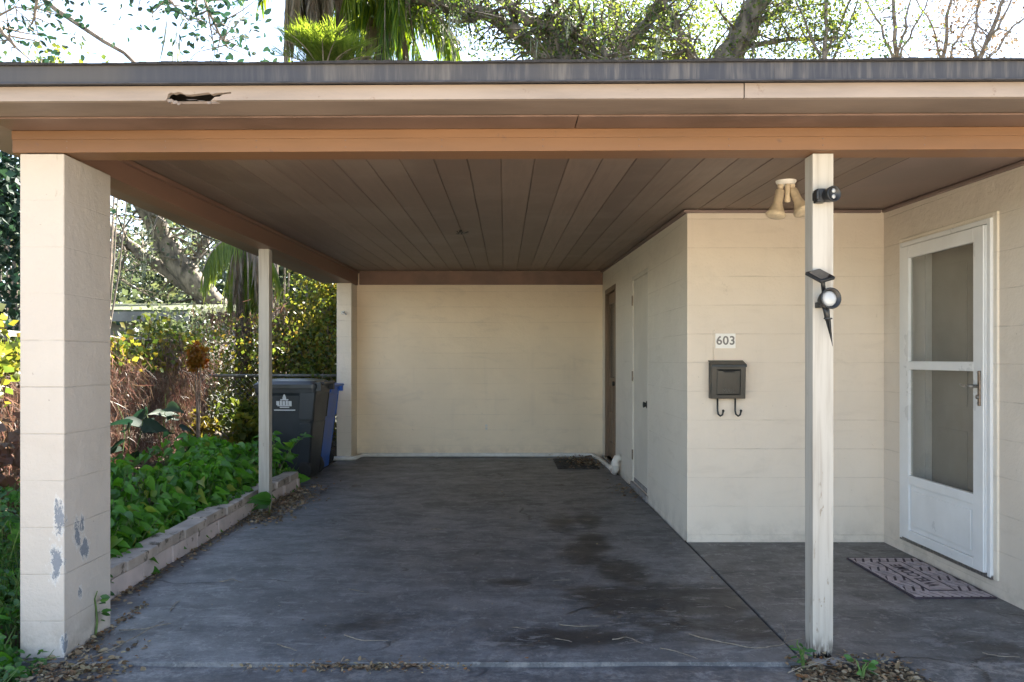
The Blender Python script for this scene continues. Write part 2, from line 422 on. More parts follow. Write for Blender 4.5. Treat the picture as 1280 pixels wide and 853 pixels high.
M['floor'] = floor_mat('worn_painted_slab', (.132, .136, .148), [((.67, 6.4, 0), (.16, .40, 1), .9), ((.64, 5.6, 0), (.16, .40, 1), 1.), ((.70, 4.85, 0), (.2, .45, 1), 1.), ((.99, 4.25, 0), (.45, .4, 1), 1.), ((.35, 3.7, 0), (.55, .22, 1), .75), ((.15, 4.6, 0), (.5, .18, 1), .6),((.75, 4.25, 0), (.50, .42, 1), 1.), ((1.15, 3.85, 0), (.8, .35, 1), .8), ((.55, 5.3, 0), (.22, .5, 1), .8), ((.45, 6.4, 0), (.2, .6, 1), .7), ((-.6, 3.9, 0), (.5, .25, 1), .5), ((.1, 7.2, 0), (.9, .35, 1), .45)])
M['porch'] = floor_mat('worn_painted_porch', (.100, .102, .108), [((2.2, 3.6, 0), (.5, .4, 1), .5)], .4)
M['apron'] = floor_mat('old_driveway_concrete', (.17, .168, .172), [((.3, 3.1, 0), (.8, .2, 1), .6), ((-1.2, 3.2, 0), (.5, .15, 1), .5)], .9, True)
M['bounce_drive'] = simple('pale_bounce_driveway', (.58, .485, .36), .85, .12, 2, .3, 40)  # kept pale so that it reflects sunlight into the carport
def soil_mat(name, a, b):
    N = NT(name); p = N.pos()
    n1 = N.noise(p, 3, 6, .7); n2 = N.noise(p, 28, 6, .7)
    c = N.mix(N.ramp(n1, .35, .65), a, b)
    c = N.mix(N.math('MULTIPLY', N.ramp(n2, .52, .66), .7), c, tuple(q * 1.6 for q in b))
    return N.fin(c, .95, N.bump(n2, .8, .02))
M['soil'] = soil_mat('leafy_soil', (.05, .038, .026), (.10, .078, .05))
M['ground'] = soil_mat('rough_ground', (.020, .026, .010), (.036, .042, .017))
M['white'] = simple('white_door_enamel', (.70, .715, .73), .3, .04, 3, .04, 40)
M['whitetrim'] = simple('white_trim', (.70, .68, .64), .5, .08, 8, .1, 40, dirt=((.25, .2, .16), 25, .7))
M['pvc'] = simple('painted_pipe', (.74, .71, .66), .4, .06, 10, .08, 50, dirt=((.2, .17, .13), 22, .68))
M['entry'] = simple('taupe_entry_door', (.40, .375, .35), .45, .08, 3, .05, 50)
M['kitchen'] = simple('old_brown_door', (.19, .125, .08), .5, .2, 5, .25, 30, dirt=((.3, .25, .19), 12, .66), stretch=(1, 1, .2))
M['sidedoor'] = simple('cream_painted_door', (.70, .655, .575), .5, .06, 2, .08, 50, dirt=((.4, .36, .3), 18, .72))
M['blackm'] = simple('black_satin_metal', (.022, .024, .024), .38, .2, 20, .1, 60)
M['blackp'] = simple('black_plastic', (.016, .017, .02), .42, .15, 20, .08, 60)
M['mail'] = simple('charcoal_mailbox_enamel', (.011, .013, .0125), .4, .2, 12, .06, 80)
M['brass'] = simple('worn_brass', (.26, .205, .16), .5, .2, 60, .1, 60, metal=.8)
M['steel'] = simple('dull_steel', (.30, .29, .28), .35, .2, 60, .1, 60, metal=.85)
M['bone'] = simple('yellowed_lamp_enamel', (.62, .52, .38), .45, .12, 18, .1, 60, dirt=((.3, .2, .12), 30, .62))
M['led'] = simple('frosted_lens', (.42, .44, .46), .15, .04, 30, 0, 60)
M['panel'] = simple('solar_cells', (.012, .014, .02), .12, .1, 30, 0, 60)
M['plate'] = simple('white_number_tile', (.80, .79, .76), .35, .03, 10, 0, 60)
M['ink'] = simple('grey_ink', (.20, .19, .18), .6, .1, 40, 0, 60)
M['stone'] = simple('pink_painted_block_edging', (.56, .47, .45), .75, .08, 5, .5, 24, dirt=((.17, .14, .11), 8, .6))
M['stonecap'] = simple('dirty_block_cap', (.44, .375, .33), .8, .14, 6, .6, 24, dirt=((.12, .1, .08), 8, .55))
M['bin'] = simple('slate_bin_plastic', (.020, .026, .034), .45, .12, 4, .15, 120)
M['binlid'] = simple('slate_bin_lid', (.026, .032, .040), .36, .12, 4, .15, 120)
M['blue'] = simple('blue_bin_plastic', (.02, .12, .52), .4, .12, 5, .12, 120)
M['logo'] = simple('pale_stamp', (.50, .53, .56), .5, .05, 20, 0, 60)
M['rubber'] = simple('black_rubber', (.015, .015, .016), .8, .2, 20, .2, 60)
M['matlight'] = simple('mat_pink_grey', (.40, .345, .355), .9, .15, 20, .5, 160)
M['matdark'] = simple('mat_dark_purple', (.055, .04, .055), .95, .2, 20, .5, 160)
M['oldmat'] = simple('old_grey_mat', (.05, .048, .045), .95, .4, 12, .8, 70, dirt=((.16, .13, .1), 30, .58))
M['twig'] = simple('dry_twig', (.25, .215, .17), .8, .2, 40, .2, 80)
M['bark'] = simple('oak_bark', (.17, .14, .11), .95, .35, 7, 1, 22, dirt=((.07, .09, .04), 4, .6), stretch=(1, 1, .4))
M['palmbark'] = simple('palm_bark', (.085, .07, .05), .95, .35, 14, 1, 40)
M['thinbark'] = simple('pale_thin_bark', (.24, .19, .15), .9, .25, 9, .6, 30)
M['wire'] = simple('black_cable', (.012, .012, .012), .6, .1, 10, 0, 60)
M['galv'] = simple('galvanised_steel', (.20, .20, .19), .5, .2, 12, .2, 60, metal=.5, dirt=((.16, .12, .07), 20, .6))
M['concrete'] = simple('rough_concrete', (.30, .28, .27), .85, .15, 10, .5, 40)
def glass_mat():
    N = NT('door_glass')
    tr = N.n('BsdfTransparent'); tr.inputs[0].default_value = (.85, .85, .83, 1)
    gl = N.n('BsdfGlossy'); gl.inputs['Roughness'].default_value = .02
    fr = N.n('Fresnel'); fr.inputs[0].default_value = 1.5
    ff = N.math('MULTIPLY', fr.outputs[0], N.math('SUBTRACT', 1., N.n('NewGeometry').outputs['Backfacing']))
    mx = N.n('MixShader'); N.L(ff, mx.inputs[0]); N.L(tr.outputs[0], mx.inputs[1]); N.L(gl.outputs[0], mx.inputs[2])
    N.L(mx.outputs[0], N.out.inputs[0]); N.t.nodes.remove(N.b); return N.mat
M['glass'] = glass_mat()
M['heart'] = leaf_mat('heart_leaves', [(.04, .13, .016), (.065, .20, .022), (.10, .29, .03), (.17, .38, .04)], .36, .5)
nt_ = M['heart'].node_tree.nodes['Color Ramp'].color_ramp
e_ = nt_.elements.new(.93); e_.color = (.11, .28, .03, 1); e_ = nt_.elements.new(.975); e_.color = (.26, .27, .05, 1)
M['weed'] = leaf_mat('weed_leaves', [(.03, .10, .025), (.05, .15, .032), (.09, .22, .04)], .35)
M['oakleaf'] = leaf_mat('oak_leaves', [(.025, .05, .018), (.045, .075, .022), (.09, .115, .025), (.14, .15, .03)], .45)
M['tealleaf'] = leaf_mat('bluish_leaves', [(.012, .032, .022), (.02, .048, .03), (.035, .065, .03)], .22, .7)
M['farleaf'] = leaf_mat('far_leaves', [(.035, .05, .03), (.055, .07, .035), (.09, .10, .04)], .4)
M['yelleaf'] = leaf_mat('yellow_green_leaves', [(.035, .06, .014), (.055, .085, .018), (.11, .135, .025), (.19, .17, .03), (.13, .08, .025)], .55)
M['orange'] = leaf_mat('orange_leaves', [(.22, .07, .01), (.30, .13, .015), (.22, .16, .02)], .3)
M['redvine'] = leaf_mat('dry_reddish_vines', [(.10, .05, .038), (.14, .075, .058), (.20, .13, .10), (.10, .075, .04)], .35)
M['lime'] = leaf_mat('lime_palm_leaflets', [(.085, .13, .02), (.13, .18, .03), (.19, .23, .04)], .55)
M['palm'] = leaf_mat('palm_leaflets', [(.04, .085, .02), (.06, .12, .02), (.13, .19, .02), (.22, .26, .03)], .5)
M['deadpalm'] = leaf_mat('dead_palm_leaflets', [(.18, .13, .09), (.26, .20, .15), (.12, .09, .06)], .25)
M['moss'] = leaf_mat('spanish_moss', [(.16, .17, .13), (.24, .25, .20), (.11, .12, .09)], .3)
M['litter'] = leaf_mat('dry_leaf_litter', [(.10, .06, .035), (.20, .13, .075), (.30, .22, .14), (.38, .31, .22), (.22, .09, .03)], .1, .8)
M['mulch'] = leaf_mat('brown_mulch', [(.025, .016, .010), (.05, .034, .02), (.08, .056, .036), (.11, .085, .06), (.07, .035, .012)], .1, .85)
M['roofmoss'] = simple('mossy_shingles', (.07, .085, .035), .95, .3, 6, .8, 30, dirt=((.16, .13, .10), 6, .58))
M['farwall'] = simple('grey_siding', (.20, .195, .185), .8, .15, 3, .2, 30)
M['farwin'] = simple('dark_far_window', (.03, .035, .04), .2, .1, 3, 0, 30)

# ================================================================= SETTING
def grid(name, x0, x1, y0, y1, nx, ny, fz, mat, kind='structure'):
    X = np.linspace(x0, x1, nx); Y = np.linspace(y0, y1, ny)
    v = [(x, y, fz(x, y)) for y in Y for x in X]
    f = [(j * nx + i, j * nx + i + 1, (j + 1) * nx + i + 1, (j + 1) * nx + i) for j in range(ny - 1) for i in range(nx - 1)]
    b = MB(); b.v = v; b.f = f; b.m = [0] * len(f)
    o = b.build(name, mat, smooth=True); return tag(o, kind=kind)
b = MB(); b.add([(-600, -600, -.07), (600, -600, -.07), (600, 600, -.07), (-600, 600, -.07)], [(0, 1, 2, 3)])
tag(b.build('ground', M['ground']), kind='structure')
b = MB(); b.box(-2.13, 1.276, 3.40, 10.5, -.2, 0)
tag(b.build('carport_floor', M['floor'], bevel=.002), kind='structure')
b = MB(); b.add([(x, y, z) for z in (-.2, 0) for x, y in ((1.288, 3.44), (1.70, 3.44), (1.74, 2.6), (2.9, 2.6), (2.9, 5.7), (1.288, 5.7))],
               [(5, 4, 3, 2, 1, 0), (6, 7, 8, 9, 10, 11)] + [(i, (i + 1) % 6, 6 + (i + 1) % 6, 6 + i) for i in range(6)])
tag(b.build('porch_floor', M['porch'], bevel=.006), kind='structure')
def ap(x, y):
    e = .012 * math.sin(x * 5 + 1) * math.sin(y * 7) * .3
    return -.018 + e - .004 * (3.4 - y)
grid('driveway_apron', -1.98, 1.22, 1.6, 3.398, 30, 20, ap, M['apron'])
b = MB(); b.box(-5.0, 9, -30, 1.595, -.2, -.03)  # out of view, widened as a reflector that bounces sun into the carport
tag(b.build('bounce_driveway', M['bounce_drive']), kind='structure')
def bed(x, y):
    t = min(1, max(0, (-2.1 - x) / .25)); f = min(1, max(0, (y - 3.9) / .8))
    return (-.05 + .17 * t * (.35 + .65 * f)) + .03 * math.sin(x * 3.1 + y) * math.cos(y * 2.3) + .012 * math.sin(17 * x) * math.sin(13 * y)
grid('garden_soil', -6.5, -2.14, 2.0, 13, 60, 110, bed, M['soil'])
grid('soil_patch', 1.22, 1.72, 2.4, 3.455, 16, 24, lambda x, y: -.025 + .02 * math.sin(11 * x) * math.cos(9 * y), M['soil'])

# ================================================================= HOUSE
house = empty('house', (1.3, 7.0, 0), 'cream painted block house with open carport, brown plank ceiling and flat dark roof edge', 'house')
SL = .0204
def cz(y): return 2.35 + SL * (y - 5.62)      # ceiling height
b = MB(); b.box(-1.955, 1.29, 10.5, 10.68, -.05, 2.56)
bw = b.build('back_wall', M['back'], house)
b = MB(); b.box(1.292, 2.88, 5.62, 5.77, -.05, 2.45)
b.build('storage_wall', M['wall'], house, bevel=.004)
b = MB()
X0, X1 = 1.29, 1.43
b.box(X0, X1, 5.622, 7.16, -.05, 2.45); b.box(X0, X1, 7.16, 8.06, 2.12, 2.47); b.box(X0, X1, 7.16, 8.06, -.05, .06)
b.box(X0, X1, 8.06, 9.25, -.05, 2.5); b.box(X0, X1, 9.25, 10.2, 2.17, 2.52); b.box(X0, X1, 9.25, 10.2, -.05, .05); b.box(X0, X1, 10.2, 10.5, -.05, 2.53)
b.build('storage_side_wall', M['side'], house)
b = MB()
X0, X1 = 2.68, 2.88
b.box(X0, X1, 3.62, 4.31, -.05, 2.4); b.box(X0, X1, 5.38, 5.62, -.05, 2.4); b.box(X0, X1, 4.31, 5.38, 2.10, 2.4); b.box(X0, X1, 4.31, 5.38, -.05, .09)
b.build('front_door_wall', M['house'], house)
b = MB(); b.box(2.88, 9, 3.62, 3.8, -.05, 2.36); b.box(8.8, 9, 3.8, 13.8, -.05, 2.5); b.box(-2.14, 9, 13.8, 14, -.05, 2.55); b.box(-2.14, -1.955, 10.53, 13.8, -.05, 2.5)
b.box(1.45, 8.8, 13.3, 13.5, 0, 2.4)
b.build('outer_wall', M['house'], house)
b = MB(); b.box(-2.105, -1.912, 3.45, 3.86, -.09, 2.188); b.build('column', M['column'], house, bevel=.006)
b = MB(); b.box(-2.14, -1.952, 10.12, 10.525, -.05, 2.258); b.build('column', M['column2'], house, bevel=.006)
b = MB(); b.box(-2.075, -1.986, 6.70, 6.789, 0.0, 2.222); b.build('post', M['post'], house, bevel=.004)
# front post, foot slightly eaten away
b = MB()
def ring(x0, x1, y0, y1, z): return [(x0, y0, z), (x1, y0, z), (x1, y1, z), (x0, y1, z)]
zs = [(.0, .004, .006), (.02, .003, .004), (.06, .001, .001), (.8, 0, 0), (2.188, 0, 0)]
for (za, a0, a1), (zb, b0, b1) in zip(zs[:-1], zs[1:]):
    b.hexa(ring(1.337 + a0, 1.426 - a1, 3.452 + a0, 3.541, za), ring(1.337 + b0, 1.426 - b1, 3.452 + b0, 3.541, zb))
post = b.build('post', M['post'], house, bevel=0)
b = MB()
for i in range(26):
    x = random.uniform(1.338, 1.425); h = random.uniform(.006, .03)
    b.extr([(x - .004, 3.4505, 0), (x + .004, 3.4505, 0), (x + random.uniform(-.003, .003), 3.4505, h)], (0, -.0035, 0))
b.build('rotten_foot', M['dark'], post)
b = MB(); b.hexa([(1.32, 3.40, -.06), (1.44, 3.40, -.06), (1.45, 3.56, -.06), (1.31, 3.56, -.06)], [(1.328, 3.418, .0), (1.434, 3.412, -.003), (1.44, 3.55, .0), (1.325, 3.55, .0)])
b.build('post_footing', M['concrete'], house, bevel=.008)

# beams
KS, KX = .014, -2.0
def U0(i): return .02 * math.sin(i * 7.7)
b = MB(); b.box(-2.138, 9, 3.45, 3.59, 2.192, 2.31); b.box(-2.138, 9, 3.444, 3.45, 2.248, 2.2855); b.box(-2.138, 9, 3.447, 3.45, 2.256, 2.262)
b.shear(KS, KX); b.build('front_beam', M['beam'], house, bevel=.002)
b = MB(); b.box(-2.138, .298, 3.275, 3.443, 2.2862, 2.2945); b.box(.302, 9, 3.276, 3.443, 2.2855, 2.2945); b.shear(KS, KX); b.build('trim_board', M['friez'], house, bevel=.002)
def slopebox(b, x0, x1, y0, y1, zb0, zb1, zt0, zt1):
    b.hexa([(x0, y0, zb0), (x1, y0, zb0), (x1, y1, zb1), (x0, y1, zb1)], [(x0, y0, zt0), (x1, y0, zt0), (x1, y1, zt1), (x0, y1, zt1)])
b = MB(); slopebox(b, -2.075, -1.94, 3.58, 10.5, 2.188, 2.264, 2.31, 2.455)
b.build('side_beam', M['beamside'], house, bevel=.003)
b = MB(); slopebox(b, -1.939, -1.915, 3.6, 10.5, cz(3.6) - .028, cz(10.5) - .028, cz(3.6) - .004, cz(10.5) - .004); b.build('ceiling_trim', M['beamside'], house, bevel=.003)
b = MB(); b.box(-1.915, 1.29, 10.46, 10.498, 2.268, 2.446); b.build('back_beam', M['beamside'], house, bevel=.003)
b = MB()
slopebox(b, 1.262, 1.288, 5.60, 10.45, cz(5.6) - .026, cz(10.45) - .026, cz(5.6) - .004, cz(10.45) - .004)
slopebox(b, 1.262, 2.65, 5.595, 5.618, cz(5.595) - .026, cz(5.618) - .026, cz(5.595) - .004, cz(5.618) - .004)
slopebox(b, 2.652, 2.678, 3.6, 5.594, cz(3.6) - .026, cz(5.594) - .026, cz(3.6) - .004, cz(5.594) - .004)
b.build('ceiling_trim', M['ceilflat'], house, bevel=.004)

# roof
bm_ = [o for o in col.objects if o.name == 'front_beam'][0]
for i in range(16):
    x = -1.9 + i * .41
    for dz in (.0, .028):
        b = MB(); b.lathe([(.0035, 0), (.003, .0012), (0, .0015)], (x + U0(i), 3.4498 - KS * (x - KX), 2.212 + dz), (0, -1, 0), 8); b.build('nail_head', M['friez'], bm_)
roof = MB()
slopebox(roof, -2.42, 9.4, 3.07, 14.3, 2.395, 2.395 + SL * 11.23 + .12, 2.424, 2.424 + SL * 11.23 + .12)  # rear part is out of view, carried back to block the sun
roof.shear(KS, KX)
roof = roof.build('roof', M['tar'], house)
b = MB()
xs = np.linspace(-2.44, 9.4, 420); prev = None
for i in range(len(xs) - 1):
    t0, t1 = [2.4262 + .0025 * math.sin(x * 9) + random.uniform(0, .003) for x in (xs[i], xs[i + 1])]
    b.box(xs[i], xs[i + 1], 3.036, 3.10, 2.4195, max(t0, t1))
b.shear(KS, KX); b.build('shingle_edge', M['tar'], roof)
b = MB(); b.box(-2.43, 1.02, 3.048, 3.06, 2.352, 2.419); b.box(1.021, 9.4, 3.0485, 3.06, 2.352, 2.419)
b.shear(KS, KX); b.build('drip_edge', M['drip'], roof)
b = MB(); b.box(-2.43, 9.4, 3.040, 3.06, 2.3475, 2.3535); b.shear(KS, KX); b.build('drip_lip', M['lip'], roof, bevel=.001)
# fascia with rotted notch
xa, xb = (206 - VX) * 3.08 / F, (292 - VX) * 3.08 / F
top, bot = 2.35, 2.2945
def fz(py): return CH + (VY + 1.5 - py) * 3.08 / F
def fx(px): return (px - VX) * 3.08 / F
poly = [(-2.43, bot)]
for px, py in [(209, 127.5), (212, 120), (216, 118.5), (219, 119.8), (224, 118), (229, 119), (232, 121), (240, 121.5), (247, 120.5), (254, 119.8), (262, 118.8), (266, 121), (273, 119.6), (283, 119), (291, 118.2), (290, 120.2), (280, 121.5), (276, 124), (270, 124.5), (266, 127.5)]:
    poly.append((fx(px), min(fz(py), top - .01) if py < 127 else bot))
xe = fx(926)
poly += [(xe - .002, bot), (xe - .002, top), (-2.43, top)]
b = MB(); b.extr([(x, 3.078, z) for x, z in poly], (0, .022, 0)); b.box(xe + .002, 9.4, 3.076, 3.1, bot - .001, top)
b.shear(KS, KX); fas = b.build('fascia_board', M['fascia'], roof)
b = MB()
for px, py, ww, hh in [(213, 128, 9, 5), (219, 130, 8, 5), (224, 132, 5, 4), (240, 127, 14, 1.6), (262, 131, 6, 4), (268, 129, 8, 4), (252, 128.5, 10, 1.5)]:
    x, z = fx(px), fz(py); a = ww * .0031 / 2; h = hh * .0031 / 2
    b.extr([(x - a, 3.085, z + h * .6), (x - a * .3, 3.082, z - h), (x + a * .7, 3.082, z - h * .7), (x + a, 3.085, z + h * .2), (x + a * .2, 3.088, z + h)][::-1], (0, .006, .002))
b.shear(KS, KX); b.build('wood_splinters', M['fascia'], fas)
b = MB(); hx0, hx1 = fx(208), fx(272)
b.box(-2.43, hx0, 3.103, 3.30, 2.2958, 2.306); b.box(hx1, 9.4, 3.103, 3.30, 2.2958, 2.306); b.box(hx0, hx1, 3.125, 3.30, 2.2958, 2.306)
b.shear(KS, KX); b.build('soffit', M['soffit'], roof)
b = MB(); b.box(-2.42, -2.15, 3.302, 10.6, 2.297, 2.306); b.build('side_soffit', M['soffit'], roof)
b = MB(); slopebox(b, -2.44, -2.42, 3.07, 14.3, 2.297, 2.50, 2.42, 2.76); b.build('side_fascia', M['fascia'], roof)
b = MB(); b.box(-2.42, 9.4, 3.2, 3.3, 2.307, 2.39); b.shear(KS, KX); b.build('cavity_dark_fill', M['dark'], roof)  # near-black fill painted as the unlit cavity behind the rotted notch
# ceiling: planks with V grooves
b = MB(); y0, y1 = 3.5, 10.46; prof = []
x = -.02 - .173 * 12
while x < 1.95:
    prof += [(x, .006), (x + .0045, 0), (x + .173 - .0045, 0)]; x += .173
prof.append((x, .006))
n = len(prof)
prof = [(max(px_, -1.94), h) for px_, h in prof]
b.add([(px_, yy, cz(yy) + h) for yy in (y0, y1) for px_, h in prof], [(i, n + i, n + i + 1, i + 1) for i in range(n - 1)])
xl = prof[-1][0]
ceil = b.build('plank_ceiling', M['ceil'], house)
b = MB(); b.add([(xl, 3.5, cz(3.5)), (2.70, 3.5, cz(3.5)), (2.70, 5.7, cz(5.7)), (xl, 5.7, cz(5.7))], [(0, 1, 2, 3)])
b.build('porch_ceiling', M['ceilflat'], house)
b = MB(); p0 = Vector((-.355, 6.65, cz(6.65)))
b.tube([p0 + Vector((-.045, 0, -.01)), p0 + Vector((-.035, 0, -.022)), p0 + Vector((-.01, 0, -.012)), p0 + Vector((.01, .01, -.025)), p0 + Vector((.05, 0, -.014))], .005, 6)
b.tube([p0 + Vector((-.01, 0, .0)), p0 + Vector((-.01, 0, -.015)), p0 + Vector((-.005, .0, -.035))], .008, 6)
b.tube([p0 + Vector((-.02, .01, .0)), p0 + Vector((-.03, 0, -.03)), p0 + Vector((-.05, 0, -.03))], .004, 6)
tag(b.build('ceiling_hook', M['blackm'], smooth=True), 'small black bent metal hook stub on the plank ceiling', 'hook')

# storm door
g = lambda y0, y1, z0, z1, x0, x1: (x0, x1, y0, y1, z0, z1)
b = MB()  # beige outer casing + white jamb
for a in [(4.31, 4.345, .09, 2.10), (5.345, 5.38, .09, 2.10), (4.345, 5.345, 2.07, 2.10)]: b.box(2.668, 2.86, *a)
b.build('door_casing', M['side'], house, bevel=.003)
sd = MB()
for a in [(4.345, 4.375, .10, 2.07), (5.315, 5.345, .10, 2.07), (4.375, 5.315, 2.04, 2.07)]: sd.box(2.652, 2.70, *a, )
for a in [(4.379, 4.387, .118, 2.036)]: sd.box(2.648, 2.666, *a)
storm = sd.build('storm_door', M['white'], house, bevel=.003)
tag(storm, 'white storm door with two glass panes and a solid lower panel')
lf = MB()
X0, X1 = 2.640, 2.672
for a in [(4.39, 4.485, .115, 2.036), (5.20, 5.31, .115, 2.036), (4.485, 5.20, 1.955, 2.036), (4.485, 5.20, 1.226, 1.28), (4.485, 5.20, .475, .535), (4.485, 5.20, .115, .175)]: lf.box(X0, X1, *a)
lf.box(X0 + .012, X1 - .006, 4.485, 5.20, .175, .475)
lf.box(X0 + .004, X0 + .013, 4.515, 5.17, .21, .44)
lf.build('door_frame', M['white'], storm, bevel=.004)
for z0, z1 in ((.535, 1.226), (1.28, 1.955)):
    b = MB(); b.box(2.656, 2.661, 4.486, 5.199, z0 + .001, z1 - .001); b.build('glass_pane', M['glass'], storm)
b = MB(); b.box(2.630, 2.64, 4.408, 4.428, 1.035, 1.23); hp = b.build('handle_plate', M['brass'], storm, bevel=.003)
b = MB(); b.lathe([(.009, 0), (.009, .03), (.011, .032), (.011, .04)], (2.628, 4.418, 1.145), (-1, 0, 0), 16)
b.tube([(2.592, 4.418, 1.145), (2.590, 4.45, 1.146), (2.592, 4.50, 1.143), (2.60, 4.545, 1.152)], [.009, .008, .007, .004], 10)
b.build('door_handle', M['steel'], storm, smooth=True)
b = MB(); b.lathe([(.012, 0), (.012, .008), (.007, .012)], (2.628, 4.418, 1.085), (-1, 0, 0), 16); b.build('lock', M['steel'], hp, smooth=True)
for z in (1.048, 1.22):
    b = MB(); b.lathe([(.005, 0), (.005, .003), (0, .004)], (2.628, 4.418, z), (-1, 0, 0), 10); b.build('screw', M['steel'], hp, smooth=True)
b = MB(); b.box(2.655, 2.70, 4.345, 5.345, .088, .112); b.build('threshold', M['steel'], storm, bevel=.002)
b = MB(); b.box(2.84, 2.88, 4.38, 5.30, .10, 2.06)
for y0 in (4.47, 4.88):
    for z0, z1 in ((.25, .85), (1.0, 1.9)):
        b.box(2.834, 2.84, y0, y0 + .33, z0, z1)
en = b.build('entry_door', M['entry'], house, bevel=.003)
b = MB(); b.box(2.70, 2.84, 5.30, 5.344, .10, 2.06); b.box(2.70, 2.84, 4.346, 4.38, .1, 2.06); b.box(2.70, 2.84, 4.38, 5.3, 2.062, 2.07)
b.box(2.80, 2.838, 5.28, 5.30, .10, 2.06)
b.build('door_jamb', M['white'], house, bevel=.003)
b = MB(); b.lathe([(.011, 0), (.011, .03), (.026, .04), (.028, .055), (.018, .068), (0, .07)], (2.84, 4.46, 1.02), (-1, 0, 0), 20); b.build('door_knob', M['brass'], en, smooth=True)

# storage side door (cream)
b = MB()
b.box(1.288, 1.33, 7.16, 7.20, .06, 2.118); b.box(1.288, 1.33, 8.02, 8.058, .06, 2.118); b.box(1.288, 1.33, 7.20, 8.02, 2.08, 2.118)
cd = b.build('cream_door', M['sidedoor'], house, bevel=.003); tag(cd, 'flush cream door with worn hinges')
b = MB(); b.box(1.300, 1.338, 7.204, 8.016, .105, 2.076)
b.build('door_panel', M['sidedoor'], cd, bevel=.003)
for z in (.33, 1.12, 1.88):
    b = MB(); b.tube([(1.286, 8.018, z - .05), (1.286, 8.018, z + .05)], .007, 8); b.box(1.284, 1.29, 8.018, 8.045, z - .048, z + .048)
    b.build('hinge', M['brass'], cd)
b = MB(); b.lathe([(.034, 0), (.034, .006), (.02, .009), (.02, .02), (.027, .026), (.027, .036), (0, .04)], (1.300, 7.27, .875), (-1, 0, 0), 20); b.build('door_knob', M['blackm'], cd, smooth=True)
b = MB(); b.box(1.27, 1.40, 7.16, 8.06, .0, .058); b.box(1.30, 1.36, 7.205, 8.015, .06, .10); b.build('door_sill', M['concrete'], cd, bevel=.006)
# brown rear door
b = MB()
b.box(1.284, 1.41, 9.25, 9.30, .05, 2.168); b.box(1.284, 1.41, 10.15, 10.198, .05, 2.168); b.box(1.284, 1.41, 9.30, 10.15, 2.11, 2.168)
kd = b.build('brown_door', M['kitchen'], house, bevel=.003); tag(kd, 'weathered brown panelled door with a glass upper half')
b = MB(); b.box(1.325, 1.36, 9.302, 9.40, .06, 2.108); b.box(1.325, 1.36, 10.05, 10.148, .06, 2.108)
for z0, z1 in ((.06, .25), (.55, .63), (.95, 1.06), (1.98, 2.108)): b.box(1.325, 1.36, 9.40, 10.05, z0, z1)
b.box(1.335, 1.35, 9.40, 10.05, .25, .55); b.box(1.335, 1.35, 9.40, 10.05, .63, .95); b.box(1.325, 1.36, 9.70, 9.75, .25, .95)
b.build('door_panel', M['kitchen'], kd, bevel=.003)
b = MB(); b.box(1.340, 1.346, 9.40, 10.05, 1.06, 1.98); b.build('glass_pane', M['farwin'], kd)
b = MB(); b.lathe([(.03, 0), (.03, .006), (.012, .01), (.012, .03), (.028, .04), (.028, .06), (0, .065)], (1.325, 9.35, 1.0), (-1, 0, 0), 20); b.build('door_knob', M['blackm'], kd, smooth=True)
b = MB(); b.box(1.25, 1.42, 9.22, 10.23, 0, .05); b.build('door_sill', M['concrete'], kd, bevel=.006)
# outlet
b = MB(); zc = CH + (VY - 534) * 10.5 / F; xc = (608 - VX) * 10.5 / F
b.box(xc - .036, xc + .036, 10.494, 10.5, zc - .058, zc + .058)
ou = b.build('outlet_cover', M['back'], house, bevel=.002)
b = MB()
for dz in (-.02, .02): b.box(xc - .014, xc + .014, 10.490, 10.494, zc + dz - .014, zc + dz + .014)
b.build('socket', M['whitetrim'], ou, bevel=.001)
# hose bracket on rear column, vent
b = MB(); q = P(429, 391, 10.12); b.box(q.x - .02, q.x + .02, 10.10, 10.12, q.z - .02, q.z + .02); b.tube([(q.x, 10.1, q.z), (q.x + .02, 10.06, q.z), (q.x + .05, 10.05, q.z - .03)], .008, 6)
tag(b.build('hose_bracket', M['steel'], bevel=.001), 'small metal bracket screwed to the far left block column', 'bracket')
# drain pipe along the wall base
pp = empty('drain_pipe', (0, 10.4, 0), 'white plastic pipe running along the base of the back wall to an elbow', 'pipe')
r = .028
pts = [(-2.20, 10.085, r), (-1.95, 10.085, r), (-1.905, 10.12, r), (-1.89, 10.40, r), (-1.84, 10.455, r), (-.3, 10.46, r), (1.10, 10.46, r), (1.16, 10.42, r), (1.20, 10.0, r), (1.225, 9.35, r), (1.225, 8.98, r)]
b = MB(); b.tube(pts, r, 14); b.build('pipe', M['pvc'], pp, smooth=True)
for x in (-.9, .35, .75):
    b = MB(); b.lathe([(r + .004, -.02), (r + .006, -.018), (r + .006, .018), (r + .004, .02)], (x, 10.46, r), (1, 0, 0), 16)
    b.build('coupling', M['pvc'], pp, smooth=False)
b = MB(); b.tube([(1.225, 8.99, .03), (1.225, 8.86, .035), (1.225, 8.82, .075), (1.225, 8.82, .15), (1.24, 8.82, .19), (1.29, 8.82, .20)], [.034, .036, .043, .043, .04, .04], 16)
b.lathe([(.05, 0), (.05, .025)], (1.225, 8.82, .10), (0, 0, 1), 18)
b.build('elbow', M['pvc'], pp, smooth=True)

